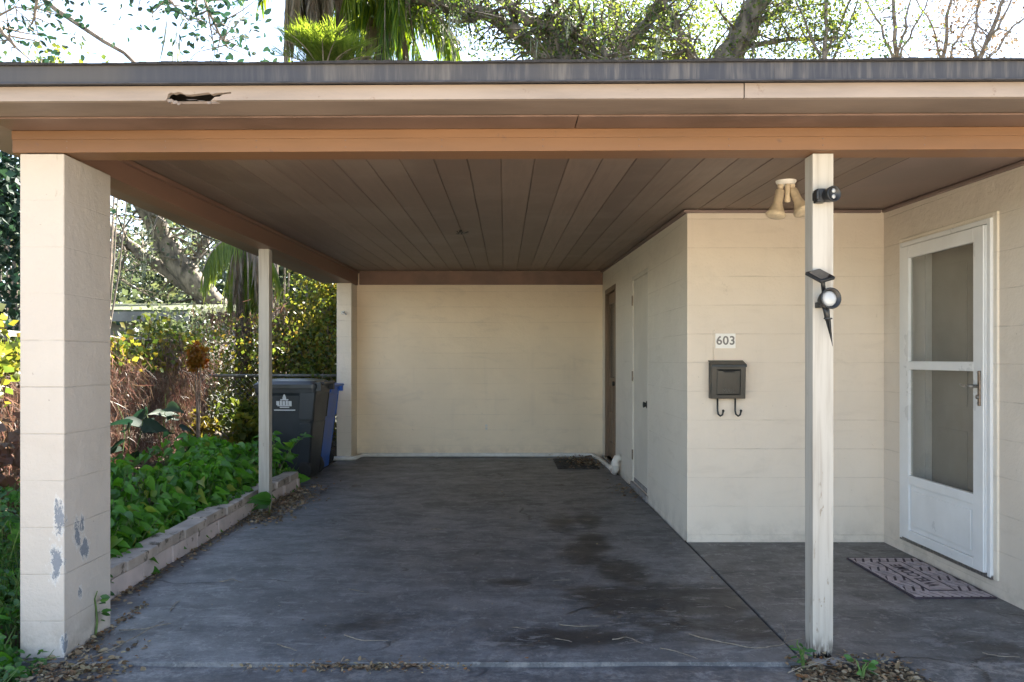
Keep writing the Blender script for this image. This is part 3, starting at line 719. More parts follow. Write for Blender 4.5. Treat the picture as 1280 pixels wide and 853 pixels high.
# ================================================================= WALL & PORCH THINGS
def frust(b, x0, x1, y0, y1, z0, z1, i=.0, m=0):
    b.hexa([(x0 + i, y0 + i, z0), (x1 - i, y0 + i, z0), (x1 - i, y1, z0), (x0 + i, y1, z0)], [(x0, y0, z1), (x1, y0, z1), (x1, y1, z1), (x0, y1, z1)], m)
mb = empty('mailbox', (1.56, 5.62, .9), 'black wall mailbox with lift-up lid and two newspaper hooks under the number plate', 'mailbox')
K = 5.62 / F
x0, x1 = 1.440, 1.678; z0, z1 = 1.017, 1.268
b = MB(); b.extr([(x0, 5.62, z0), (x0, 5.545, z0), (x0, 5.53, z1 - .02), (x0, 5.62, z1)], (x1 - x0, 0, 0)); b.build('box_body', M['mail'], mb, bevel=.003)
b = MB()
b.extr([(x0 - .004, 5.619, z1 + .018), (x0 - .004, 5.522, z1 - .012), (x0 - .004, 5.520, z1 - .030), (x0 - .004, 5.526, z1 - .030), (x0 - .004, 5.528, z1 - .016), (x0 - .004, 5.619, z1 + .012)][::-1], (x1 - x0 + .008, 0, 0))
b.build('lid', M['mail'], mb, bevel=.002)
b = MB()   # raised front flap with slot
fr = lambda z: 5.545 - .015 * (z - z0) / (z1 - .02 - z0)
za, zb = z0 + .025, z1 - .045
b.hexa([(x0 + .035, fr(za) - .001, za), (x1 - .035, fr(za) - .001, za), (x1 - .035, fr(zb) - .001, zb), (x0 + .035, fr(zb) - .001, zb)],
       [(x0 + .045, fr(za) - .009, za + .01), (x1 - .045, fr(za) - .009, za + .01), (x1 - .045, fr(zb) - .009, zb - .01), (x0 + .045, fr(zb) - .009, zb - .01)])
b.build('flap', M['mail'], mb, bevel=.001)
b = MB(); zz = z1 - .068
b.extr([(x0 + .07, fr(zz) - .0115, zz + .014), (x0 + .085, fr(zz) - .0115, zz), (x1 - .085, fr(zz) - .0115, zz), (x1 - .07, fr(zz) - .0115, zz + .014)], (0, .003, 0)); b.build('slot', M['rubber'], mb)
text_mesh('embossed_mark', 'MAIL', .042, Matrix.Translation((1.559, 5.5315, 1.072)) @ Matrix.Rotation(R(90), 4, 'X'), M['blackm'], mb, .001)
for hx in (1.494, 1.618):
    b = MB(); b.tube([(hx, 5.585, z0 + .01), (hx, 5.585, z0 - .085), (hx + .004, 5.580, z0 - .11), (hx + .016, 5.568, z0 - .122), (hx + .028, 5.56, z0 - .112), (hx + .032, 5.555, z0 - .088)], .0065, 8)
    b.lathe([(0, -.009), (.008, -.006), (.009, 0), (.008, .006), (0, .009)], (hx + .032, 5.555, z0 - .084), (0, 0, 1), 10)
    b.build('paper_hook', M['blackm'], mb, smooth=True)
np_ = empty('house_number', (1.556, 5.62, 1.42), 'small white plate with the number 603 above the mailbox', 'number plate')
b = MB(); b.box(1.487, 1.629, 5.612, 5.62, 1.370, 1.475); b.build('plate', M['plate'], np_, bevel=.002)
text_mesh('digits', '603', .085, Matrix.Translation((1.559, 5.611, 1.422)) @ Matrix.Rotation(R(90), 4, 'X'), M['ink'], np_, .001, True, 1.08)
b = MB(); b.tube([(1.474, 5.615, 1.285), (1.473, 5.616, 1.40), (1.475, 5.616, 1.486), (1.480, 5.618, 1.50)], .0022, 6)
tag(b.build('doorbell_wire', M['side'], smooth=True), 'thin painted wire rising from the mailbox beside the number plate', 'wire')

# ceiling floodlight
fl = empty('floodlight', (1.63, 4.61, cz(4.61)), 'yellowed twin flood lamp with flared bulbs hanging from the porch ceiling', 'light')
c0 = Vector((1.63, 4.61, cz(4.61)))
b = MB(); b.lathe([(.058, 0), (.056, .012), (.044, .024), (.0, .026)], c0 + Vector((0, 0, 0)), (0, 0, -1), 24); b.build('ceiling_plate', M['plate'], fl, smooth=False, bevel=.002)
def flood(dx, dy, ax):
    ax = Vector(ax).normalized(); s = c0 + Vector((dx, dy, -.025)); m = s + Vector((0, 0, -.02)) + ax * .018
    b = MB(); b.lathe([(.014, 0), (.018, .01), (.014, .03)], c0 + Vector((dx, dy, -.018)), (0, 0, -1), 14); b.tube([c0 + Vector((dx, dy, -.03)), m], .008, 8)
    b.lathe([(.0, -.01), (.022, -.008), (.025, .0), (.025, .07), (.028, .075), (.029, .085), (.034, .095), (.047, .125), (.058, .14), (.058, .144)], m, ax, 24)
    h = b.build('lamp_holder', M['bone'], fl, smooth=True)
    b = MB(); b.lathe([(.056, .1445), (.052, .152), (.036, .160), (0, .163)], m, ax, 24); b.build('bulb', M['bone'], h, smooth=True)
flood(-.032, 0, (-.22, -.12, -1)); flood(.035, .0, (.30, -.42, -1))
b = MB(); b.lathe([(.012, 0), (.014, .02), (.013, .07), (.017, .09), (.016, .105), (0, .11)], c0 + Vector((.002, -.02, -.022)), (0, 0, -1), 16); b.build('sensor', M['bone'], fl, smooth=True)

# post spotlights
u1 = empty('spotlight', (1.42, 3.45, CH + (VY - 244) * 3.45 / F), 'small round black twin-diode spotlight clipped near the top of the white front post', 'spotlight')
c1 = P(1037, 244, 3.40)
b = MB(); b.box(c1.x - .05, c1.x - .008, 3.405, 3.452, c1.z - .028, c1.z + .03); b.box(c1.x - .055, c1.x - .04, 3.40, 3.452, c1.z - .018, c1.z + .02); b.build('bracket', M['blackp'], u1, bevel=.004)
ax = Vector((.28, -1, .02)).normalized()
b = MB(); b.lathe([(.0, -.03), (.026, -.028), (.030, -.01), (.033, .02), (.034, .03), (.030, .032), (.028, .024), (0, .024)], c1, ax, 28); b.build('lamp_head', M['blackp'], u1, smooth=True)
for dz in (-.012, .013):
    b = MB(); b.lathe([(.0095, 0), (.0085, .004), (0, .006)], c1 + ax * .024 + Vector((.0, 0, dz)), ax, 14); b.build('diode', M['led'], u1, smooth=True)

u2 = empty('solar_spotlight', (1.40, 3.45, 1.35), 'black solar spotlight with tilted panel and spike, fixed midway up the front post', 'spotlight')
pc = P(1025, 345, 3.40)
ux = Vector((.039, .022, .010)); uy = Vector((.020, -.036, -.022)); uz = ux.cross(uy).normalized() * -.007
b = MB(); b.obox(pc, ux, uy, uz); pan = b.build('solar_panel', M['blackp'], u2, bevel=.003)
b = MB(); b.obox(pc + uz.normalized() * (.0085 if uz.z > 0 else -.0085), ux * .88, uy * .86, uz.normalized() * .001); b.build('cells', M['panel'], pan)
hc = P(1035, 374, 3.385)
b = MB(); b.tube([pc + Vector((.01, .0, -.01)), hc + Vector((-.005, .03, .03))], .009, 10)
b.build('arm', M['blackp'], u2, smooth=True); b = MB()
b.tube([hc + Vector((-.002, .03, -.02)), hc + Vector((.004, .025, -.055)), hc + Vector((.006, .02, -.09))], [.014, .013, .010], 10)
b.build('stem', M['blackp'], u2, smooth=True)
b = MB(); b.box(hc.x - .03, hc.x + .005, 3.40, 3.452, hc.z - .035, hc.z - .01); b.build('bracket', M['blackp'], u2, bevel=.002)
ax = Vector((.12, -1, .06)).normalized()
b = MB(); b.lathe([(0, -.05), (.022, -.048), (.034, -.02), (.044, .015), (.046, .026), (.040, .028), (.033, .008), (.0, .008)], hc, ax, 32); b.build('lamp_head', M['blackp'], u2, smooth=True)
b = MB(); b.lathe([(.034, .006), (.032, .012), (.022, .018), (0, .02)], hc, ax, 28); b.build('lens', M['led'], u2, smooth=True)
b = MB(); a0 = hc + Vector((.008, .02, -.085)); a1 = P(1041, 433, 3.40)
for ang in (0, 90):
    dd = Vector((math.cos(R(ang)), math.sin(R(ang)), 0)) * .012
    b.add([a0 - dd, a0 + dd, a1], [(0, 1, 2)]); b.extr([a0 - dd, a0 + dd, a1], Vector((-dd.y, dd.x, 0)) * .15)
b.lathe([(.018, 0), (.018, .006)], a0, (0, 0, 1), 12)
b.build('spike', M['blackp'], u2)

# welcome mat
wm = empty('doormat', (2.44, 4.72, 0), 'pink-grey welcome mat with herringbone pattern in front of the storm door', 'doormat')
mx0, mx1, my0, my1 = 2.212, 2.655, 4.29, 5.15
b = MB(); b.box(mx0, mx1, my0, my1, .001, .009, 0)
rows = 8; rh = (my1 - my0 - .03) / rows
pcx = (2.36, 2.50); pcy = (4.42, 5.02)
for i in range(rows):
    ya = my0 + .015 + i * rh; yb = ya + rh * .86; s = .035 * (1 if i % 2 else -1)
    x = mx0 + .012 - .05
    while x < mx1 + .05:
        q = [(x, ya), (x + .036, ya), (x + .036 + s, yb), (x + s, yb)]
        q = [(min(max(a, mx0 + .01), mx1 - .01), c) for a, c in q]
        x += .052
        cxm = sum(a for a, _ in q) / 4; cym = (ya + yb) / 2
        if max(a for a, _ in q) - min(a for a, _ in q) < .012: continue
        b.extr([(a, c, .0085) for a, c in q], (0, 0, .004), 1)
    b.box(mx0 + .008, mx1 - .008, yb + .003, yb + .009, .0085, .0118, 1)
b.box(pcx[0] - .010, pcx[1] + .010, pcy[0] - .012, pcy[1] + .012, .0088, .0130, 0); b.box(pcx[0], pcx[1], pcy[0], pcy[1], .0088, .0137, 1)
b.build('mat_pile', [M['matdark'], M['matlight']], wm)
text_mesh('lettering', 'WELCOME', .095, Matrix.Translation((2.43, 4.72, .0142)) @ Matrix.Rotation(R(90), 4, 'Z'), M['matdark'], wm, .0006, True, 1.05)
b = MB()
for i in range(9):
    for j in range(12):
        x = .64 + i * .052; y = 9.32 + j * .075
        b.box(x, x + .04, y, y + .06, .004, .014)
b.box(.62, 1.11, 9.30, 10.22, .001, .008)
tag(b.build('rubber_doormat', M['oldmat']), 'old dark rubber doormat under dry leaves by the brown door', 'doormat')

# ================================================================= BINS
def bin_thing(name, loc, body_m, lid_m, label, logo=True, rz=0):
    t = empty(name, (0, 0, 0), label, 'trash bin')
    H = .98
    def rr(x0, x1, y0, y1, z, c=.05, n=4):
        pts = []
        for cx, cy, a in ((x1 - c, y0 + c, -90), (x1 - c, y1 - c, 0), (x0 + c, y1 - c, 90), (x0 + c, y0 + c, 180)):
            for k in range(n + 1):
                an = R(a + 90 * k / n); pts.append((cx + c * math.cos(an), cy + c * math.sin(an), z))
        return pts
    lev = [(.0, -.30, .24, -.22, .22), (.04, -.31, .245, -.225, .225), (.60, -.37, .305, -.275, .275), (.62, -.372, .315, -.277, .277), (.90, -.395, .345, -.30, .30), (.93, -.415, .36, -.315, .315), (.98, -.42, .365, -.32, .32)]
    b = MB()
    for (za, *A), (zb, *B_) in zip(lev[:-1], lev[1:]): 
        ra = rr(*A, za); rb_ = rr(*B_, zb); n = len(ra); base = len(b.v)
        b.add(ra + rb_, [(i, (i + 1) % n, n + (i + 1) % n, n + i) for i in range(n)] + ([tuple(range(n))[::-1]] if za == 0 else []))
    body = b.build('bin_body', body_m, t, smooth=False, bevel=0)
    # side corner columns (moulded recesses)
    b = MB()
    for s in (-1, 1):
        ys = lambda z: s * (.222 + .078 * z / .9)
        b.hexa([(.09, ys(.05), .05), (.235, ys(.05), .05), (.235, ys(.05) + s * .012, .05), (.09, ys(.05) + s * .012, .05)][::(1 if s > 0 else -1)],
               [(.15, ys(.60), .60), (.30, ys(.60), .60), (.30, ys(.60) + s * .014, .60), (.15, ys(.60) + s * .014, .60)][::(1 if s > 0 else -1)])
        b.build('side_moulding', body_m, t, bevel=.008); b = MB()
        b.hexa([(.14, ys(.64), .64), (.315, ys(.64), .64), (.315, ys(.64) + s * .03, .64), (.14, ys(.64) + s * .03, .64)][::(1 if s > 0 else -1)],
               [(.16, ys(.93), .93), (.35, ys(.93), .93), (.35, ys(.93) + s * .012, .93), (.16, ys(.93) + s * .012, .93)][::(1 if s > 0 else -1)])
        b.build('side_recess', body_m, t, bevel=.008); b = MB()
    b = MB()
    r0 = rr(-.435, .375, -.335, .335, .982, .06); r1 = rr(-.43, .375, -.335, .335, 1.02, .06); r2 = rr(-.38, .34, -.28, .28, 1.055, .08); r3 = rr(-.25, .2, -.16, .16, 1.075, .08)
    n = len(r0)
    for A, B_ in ((r0, r1), (r1, r2), (r2, r3)): b.add(A + B_, [(i, (i + 1) % n, n + (i + 1) % n, n + i) for i in range(n)])
    b.add(r3, [tuple(range(n))]); b.add(r0, [tuple(range(n))[::-1]])
    b.build('bin_lid', lid_m, t)
    b = MB(); b.tube([(.36, -.24, 1.0), (.43, -.24, 1.03), (.43, .24, 1.03), (.36, .24, 1.0)], .016, 10)
    for s in (-1, 1): b.box(.33, .42, s * .26 - .03, s * .26 + .03, .95, 1.045)
    b.build('handle', body_m, t, bevel=.006)
    b = MB(); b.tube([(.20, -.24, .095), (.20, .24, .095)], .012, 10); b.build('axle', M['steel'], t)
    for s in (-1, 1):
        b = MB(); b.lathe([(.05, -.02), (.08, -.022), (.093, -.015), (.095, 0), (.093, .015), (.08, .022), (.05, .02)], (.20, s * .243, .095), (0, 1, 0), 28); wv = b.build('wheel', M['rubber'], t, smooth=True)
    if logo:
        b = MB(); yf = lambda z: -(.222 + .078 * z / .9) - .006
        def q(x, z, w, h):
            b.add([(x - w, yf(z - h), z - h), (x + w, yf(z - h), z - h), (x + w, yf(z + h), z + h), (x - w, yf(z + h), z + h)], [(0, 1, 2, 3)])
        cx = -.035
        q(cx, .745, .135, .006); q(cx, .775, .06, .006)
        for i, (dx, w, h) in enumerate([(-.085, .018, .022), (-.045, .014, .026), (-.008, .016, .022), (.03, .014, .026), (.07, .02, .022)]): q(cx + dx, .82, w, h)
        q(cx, .792, .09, .005); q(cx, .856, .05, .006); q(cx, .872, .022, .012)
        b.add([(cx - .02, yf(.885), .885), (cx + .02, yf(.885), .885), (cx, yf(.93), .925)], [(0, 1, 2)])
        b.build('city_emblem', M['logo'], t)
    t.location = loc; t.rotation_euler = (0, 0, R(rz)); t.scale = (.86, .95, 1 if logo else .95)
    return t
bin_thing('trash_bin', (-2.31, 8.78, .0), M['bin'], M['binlid'], 'dark slate wheeled bin with pale emblem beside the planter wall', True, -3)
bin_thing('recycling_bin', (-2.36, 9.52, .0), M['blue'], M['blue'], 'blue wheeled recycling bin half hidden behind the dark bin', False, -3)

# ================================================================= PLANTER WALL
pw = empty('planter_wall', (-2.15, 6, 0), 'low two-course pinkish block edging around the leafy garden bed', 'low wall')
b = MB(); c = MB()
y = 3.87; i = 0
def wx(y): return -2.115 + max(0, (y - 6.5)) * .055
while y < 7.9:
    L = .40 if y + .40 < 7.95 else 7.93 - y
    x = wx(y); dx = random.uniform(-.006, .006)
    b.hexa([(x - .10 + dx, y + .003, -.05), (x + dx, y + .003, -.05), (x + dx, y + L - .003, -.05), (x - .10 + dx, y + L - .003, -.05)],
           [(x - .10 + dx, y + .003, .104), (x + dx, y + .003, .104), (x + dx, y + L - .003, .104), (x - .10 + dx, y + L - .003, .104)])
    if y > 7.85: break
    y += .40
y = 3.87 + .17
while y < 7.9:
    L = min(.40, 7.93 - y); x = wx(y) + random.uniform(-.008, .012); h = .168 + random.uniform(-.004, .005)
    c.hexa([(x - .135, y + .003, .107), (x, y + .003, .107), (x, y + L - .003, .107), (x - .135, y + L - .003, .107)],
           [(x - .135, y + .003, h), (x, y + .003, h), (x, y + L - .003, h), (x - .135, y + L - .003, h)])
    y += .40
b.build('lower_course', M['stone'], pw, bevel=.004); c.build('cap_course', M['stonecap'], pw, bevel=.006)

# ================================================================= LITTER & TWIGS
def litter(name, label, n, fn, size=(.015, .045), blades=.4, mat=None):
    pts = np.array([fn() for _ in range(n)])
    t = rdir(n, 0, .18); nr = rdir(n, 2.2)
    k = int(n * (1 - blades))
    o = leafmesh(name, pts, rng.uniform(*size, n), t, nr, T_oval(), mat or M['litter'])
    return tag(o, label, 'leaf litter', kind='stuff')
U = random.uniform
def gauss2(cx, cy, sx, sy, z0, zh):
    x = random.gauss(cx, sx); y = random.gauss(cy, sy); return (x, y, z0 + abs(random.gauss(0, zh)))
litter('leaf_litter', 'dry brown leaves piled at the foot of the front column', 900, lambda: gauss2(-1.83, 3.38, .12, .16, -.015, .012), (.012, .04))
litter('leaf_litter', 'dry leaves along the front edge of the left column side', 200, lambda: (U(-1.91, -1.87), U(3.45, 4.2), abs(random.gauss(.003, .006))), (.012, .03))
def edge_l():
    y = U(3.9, 7.9); return (wx(y) + .01 + abs(random.gauss(0, .04)), y, .003 + abs(random.gauss(0, .006)))
litter('leaf_litter', 'scattered dry leaves along the base of the planter wall', 500, edge_l, (.012, .035))
litter('leaf_litter', 'pile of tan dry leaves around the middle post and wall end', 900, lambda: gauss2(-1.95, 7.2, .10, .42, .003, .014), (.015, .045))
litter('leaf_litter', 'dry leaves piled at the foot of the slim middle post', 250, lambda: gauss2(-1.97, 6.45, .09, .14, .003, .012), (.015, .04))
litter('leaf_litter', 'mixed dry leaves and debris at the foot of the front post', 1500, lambda: (U(1.20, 1.72), U(2.9, 3.47), -.02 + abs(random.gauss(0, .018))), (.01, .035))
litter('leaf_litter', 'dry leaves heaped on the old doormat by the back wall', 350, lambda: gauss2(.98, 9.85, .14, .28, .012, .02), (.02, .05))
litter('leaf_litter', 'few dry leaves by the cream door sill', 90, lambda: gauss2(1.17, 7.75, .06, .25, .003, .012), (.015, .04))
litter('leaf_litter', 'brown leaf mulch covering the garden bed soil', 7000, lambda: (lambda x, y: (x, y, bed(x, y) + abs(random.gauss(.004, .012))))(U(-5.5, -2.25), U(4.0, 11)), (.03, .08), .4, M['mulch'])
litter('pine_straw', 'strip of pale debris along the front edge of the carport floor', 500, lambda: (random.gauss(-.62, .22), 3.39 + random.gauss(0, .03), -.012 + abs(random.gauss(0, .006))), (.01, .03))
litter('leaf_litter', 'tiny debris scattered over the carport floor', 160, lambda: (U(-2.0, 1.25), U(3.45, 10), .002 + U(0, .003)), (.006, .016))

def twig(pix, rad, label, z=.004, fork=None):
    pts = []
    for px, py in pix:
        D = CH * F / (py - VY); pts.append(Vector(((px - VX) * D / F, D, z + U(0, .002))))
    n = []
    for i in range(len(pts) - 1):
        for k in range(3): n.append(pts[i].lerp(pts[i + 1], k / 3) + Vector((U(-.004, .004), U(-.006, .006), U(0, .004))))
    n.append(pts[-1])
    b = MB(); b.tube(n, list(np.linspace(rad, rad * .45, len(n))), 6)
    if fork:
        q = [Vector(((px - VX) * CH * F / (py - VY) / F, CH * F / (py - VY), z + .004 + .01 * i)) for i, (px, py) in enumerate(fork)]
        b.tube(q, rad * .5, 5)
    tag(b.build('twig', M['twig'], smooth=True), label, 'twig', 'dry twigs on the floor')
twig([(862, 795), (905, 806), (945, 812), (975, 809), (1000, 800)], .0028, 'long curved pale twig lying left of the front post', .004, [(978, 808), (983, 800), (977, 786)])
twig([(699, 782), (722, 785), (748, 784)], .0026, 'straight pale twig on the carport floor below the dark stain')
twig([(766, 801), (784, 799), (804, 806)], .0022, 'bent twig between the dark stain and the front slab edge')
twig([(824, 812), (846, 817), (872, 825)], .0024, 'short twig by the front slab edge left of the long curved twig')
twig([(639, 786), (657, 788)], .002, 'tiny pale twig left of the straight one at mid floor')
twig([(436, 738), (455, 741)], .0026, 'short white twig on the left half of the carport floor')
twig([(538, 663), (552, 663)], .003, 'short white twig in the middle of the carport floor')
twig([(1228, 818), (1250, 822), (1275, 823)], .0022, 'thin twig on the porch floor at lower right')
twig([(692, 728), (712, 726)], .0018, 'faint tiny twig near the middle of the floor')
twig([(694, 800), (715, 804)], .0018, 'faint tiny twig close to the slab edge')
twig([(148, 790), (180, 788), (214, 781)], .003, 'pale branched twig by the foot of the block column', .004)
twig([(275, 729), (290, 726), (303, 729)], .003, 'pale twig near the planter wall')
twig([(346, 808), (360, 812), (371, 815)], .003, 'short brown twig near the front left of the floor')
twig([(212, 765), (218, 757), (225, 752)], .003, 'short dark twig on the slab near the block column')
twig([(90, 838), (140, 815), (170, 800), (205, 780)], .003, 'long pale stalk leaning out from the foot of the block column', .012)
twig([(430, 797), (455, 803), (485, 802)], .0025, 'pale stalk lying flat near the front slab edge at left')
twig([(1010, 838), (1040, 828), (1075, 838), (1100, 850)], .0028, 'long stalk on the debris at the foot of the front post', .015)
twig([(985, 845), (1012, 836), (1040, 832)], .0025, 'dry stalk crossing the debris left of the front post foot', .012)
twig([(905, 569 + 190), (920, 763)], .002, 'tiny twig right of the dark stain')

# ================================================================= PLANTS
def plant_cover(name, label, n, region, hfun, size, T, mat, cat='plants', ground=bed, tilt=.9, toward=(0, -.5, .9), stemr=None, parent=None):
    pts = []; 
    while len(pts) < n:
        x, y = region()
        h = hfun(x, y)
        if h <= 0: continue
        pts.append((x, y, ground(x, y) + h * (1 - U(0, 1) ** 1.8 * .85)))
    pts = np.array(pts)
    nr = rng.normal(size=(n, 3)) * tilt * .5 + np.array(toward); tp = rng.normal(size=(n, 3)); tp[:, 2] = -.35 - .3 * rng.random(n)
    o = leafmesh(name, pts, rng.uniform(*size, n), tp, nr, T, mat, parent)
    return o
def cover_region():
    y = 4.0 + 4.1 * U(0, 1); x = wx(y) - .05 - abs(random.gauss(0, .50)); return x, y
def cover_h(x, y):
    e = wx(y) - x
    if e > 1.35: return 0
    n = .5 + .5 * math.sin(x * 4.1 + 1) * math.sin(y * 3.3 + 2)
    h = (.12 + .30 * min(1, e / .5)) * (.5 + .6 * n)
    if y < 4.9: h *= .75
    if e > .7 and n < .45 * (e - .2): return 0
    return h
root = empty('heart_leaf_ground_cover', (-2.6, 6, .1), 'bright green heart-leaved ground cover spilling over the low planter wall', 'ground cover'); root['kind'] = 'stuff'
plant_cover('leaves', '', 2400, cover_region, cover_h, (.045, .13), T_heart(), M['heart'], parent=root, toward=(.25, -.6, .8), tilt=1.3)
b = MB()
for i in range(420):
    x, y = cover_region(); h = cover_h(x, y)
    if h <= 0: continue
    z = bed(x, y); dx, dy = random.gauss(0, .06), random.gauss(0, .06)
    b.tube([(x, y, z), (x + dx * .4, y + dy * .4, z + h * .55), (x + dx, y + dy, z + h)], [.0035, .003, .002], 4, cap=False)
M['stem'] = simple('green_stems', (.10, .17, .04), .6, .2, 20, .1, 60)
b.build('stems', M['stem'], root)

# weeds left of the front column
def weed_region(): return U(-2.75, -2.12) if U(0, 1) < .85 else U(-2.12, -1.95), U(3.02, 4.3)
def wground(x, y): return -.05
def weed_h(x, y):
    if x > -2.11: return .10 if y < 3.42 else 0
    return (.12 + .55 * min(1, max(0, (-2.08 - x) / .35))) * (.35 + .65 * min(1, max(0, (y - 3.0) / .7)))
root = empty('weeds', (-2.4, 3.6, -.05), 'tangle of small leafy weeds left of the front block column', 'weeds'); root['kind'] = 'stuff'
plant_cover('leaves', '', 2600, weed_region, weed_h, (.022, .05), T_oval(), M['weed'], ground=wground, parent=root)
plant_cover('broad_leaves', '', 180, weed_region, lambda x, y: weed_h(x, y) * .9, (.05, .10), T_heart(), M['heart'], ground=wground, parent=root)
b = MB()
for i in range(260):
    x, y = weed_region(); h = weed_h(x, y)
    if h <= 0: continue
    b.tube([(x, y, -.05), (x + random.gauss(0, .03), y + random.gauss(0, .03), -.05 + h * .6), (x + random.gauss(0, .07), y + random.gauss(0, .06), -.05 + h)], [.003, .0025, .0015], 4, cap=False)
b.build('stems', M['stem'], root)
plant_cover('grass_blades', '', 900, lambda: (U(-2.6, -1.88), U(2.95, 3.5)), lambda x, y: .03, (.05, .14), T_blade(.03, .3), M['weed'], ground=wground, parent=root, tilt=1.5)

def sprig(name, base, h, n, size, mat, label, cat='plant', lean=(0, 0), T=None, group=None, stems=3, tw=(0, -.7, .7), spread=.5):
    r = empty(name, base, label, cat, group); base = Vector(base)
    b = MB(); pts = []; tips = []; 
    for s in range(stems):
        a = U(0, 6.28); q = [base]
        tx = base + Vector((lean[0] + math.cos(a) * h * spread * U(.3, 1), lean[1] + math.sin(a) * h * spread * U(.3, 1), h * U(.75, 1)))
        for k in range(1, 5):
            t = k / 4; q.append(base.lerp(tx, t) + Vector((U(-1, 1), U(-1, 1), 0)) * h * .04 + Vector((0, 0, h * .12 * math.sin(t * 3.1))))
        b.tube(q, list(np.linspace(.006, .0025, 5)), 5, cap=False)
        for k in range(n // stems):
            t = U(.25, 1) * 3.999; i = int(t); p_ = q[i].lerp(q[i + 1], t - i)
            a2 = U(0, 6.28); dv = Vector((math.cos(a2), math.sin(a2), U(-.1, .6))).normalized()
            pts.append(p_); tips.append(dv)
    st = b.build('stem', M['stem'], r, smooth=True)
    n = len(pts); tp = np.array([tuple(t) for t in tips]); nr = rng.normal(size=(n, 3)) * .4 + np.array(tw)
    leafmesh('leaves', np.array([tuple(p) for p in pts]) + tp * .02, rng.uniform(*size, n), tp + np.array([0, 0, -.3]), nr, T or T_heart(), mat, r)
    return r
sprig('seedling', (-1.955, 6.60, 0), .20, 4, (.12, .16), M['heart'], 'single-stemmed seedling with big leaves at the foot of the slim middle post', lean=(.02, -.05), stems=1, spread=.1)
sprig('climbing_weed', (-1.905, 3.70, .0), .22, 8, (.03, .05), M['weed'], 'small weed with a few round leaves growing up the side of the front column', T=T_oval(), stems=1, spread=.15, lean=(.0, .03))
sprig('leafy_plant', (-2.22, 7.75, .12), .55, 42, (.06, .12), M['heart'], 'leafy green plant growing in front of the dark bin', lean=(.05, 0))
sprig('post_foot_weed', (1.27, 3.38, -.02), .11, 22, (.02, .04), M['weed'], 'small weed sprouting left of the front post foot', T=T_blade(.15, .2), stems=4)
sprig('seedling', (1.47, 3.27, -.02), .08, 14, (.025, .045), M['weed'], 'pale seedling in the debris just in front of the front post', T=T_oval(), stems=3)
for i, (px, py, D, h, lab) in enumerate([(208, 560, 8.4, .85, 'big-leaved plant with a pale stem in front of the reddish vines'), (228, 560, 8.0, .55, 'lower big-leaved plant with forked stems at the centre of the bed'), (160, 590, 7.4, .75, 'big-leaved plant close to the front column at the back of the bed')]):
    q = P(px, py, D); q.z = bed(q.x, q.y)
    sprig('elephant_ear', q, h, 9, (.14, .24), M['tealleaf'], lab, stems=3, spread=.3, group='big-leaved bed plants')

def bush(name, label, center, radii, n, size, mat, cat='shrub', T=None, stems=8, group=None, hollow=.35, noise=.3, up=.3, seed=None, trunk=M['thinbark']):
    cx, cy, cz_ = center; rx, ry, rz_ = radii; gz = -.05
    r = empty(name, (cx, cy, gz), label, cat, group)
    # clumps
    nc = max(10, n // 120); cd_ = rdir(nc); cr = rng.uniform(hollow, 1, nc)[:, None]; C_ = cd_ * cr
    ci = rng.integers(0, nc, n)
    pts = C_[ci] + rng.normal(size=(n, 3)) * (.14 + noise * .25)
    pts = pts * np.array([rx, ry, rz_]) + np.array([cx, cy, cz_])
    pts[:, 2] = np.maximum(pts[:, 2], gz + .03 + rng.random(n) * .1)
    cv = rng.random(nc); v = np.clip(cv[ci] * .7 + rng.random(n) * .3, 0, 1)
    tp = rdir(n, -.4); nr = rdir(n, .6)
    leafmesh('crown', pts, rng.uniform(*size, n), tp, nr, T or T_diamond(), mat, r, v)
    b = MB()
    for i in range(stems):
        e = C_[rng.integers(0, nc)] * np.array([rx, ry, rz_]) * .85 + np.array([cx, cy, cz_]); s0 = Vector((cx + U(-.15, .15) * rx, cy + U(-.15, .15) * ry, gz))
        e = Vector(e); m_ = s0.lerp(e, .5) + Vector((U(-.1, .1) * rx, U(-.1, .1) * ry, .1 * rz_))
        th = .012 + .012 * rz_
        b.tube([s0, m_, e], [th, th * .6, th * .25], 6, cap=False)
    b.build('trunk', trunk, r, smooth=True)
    return r

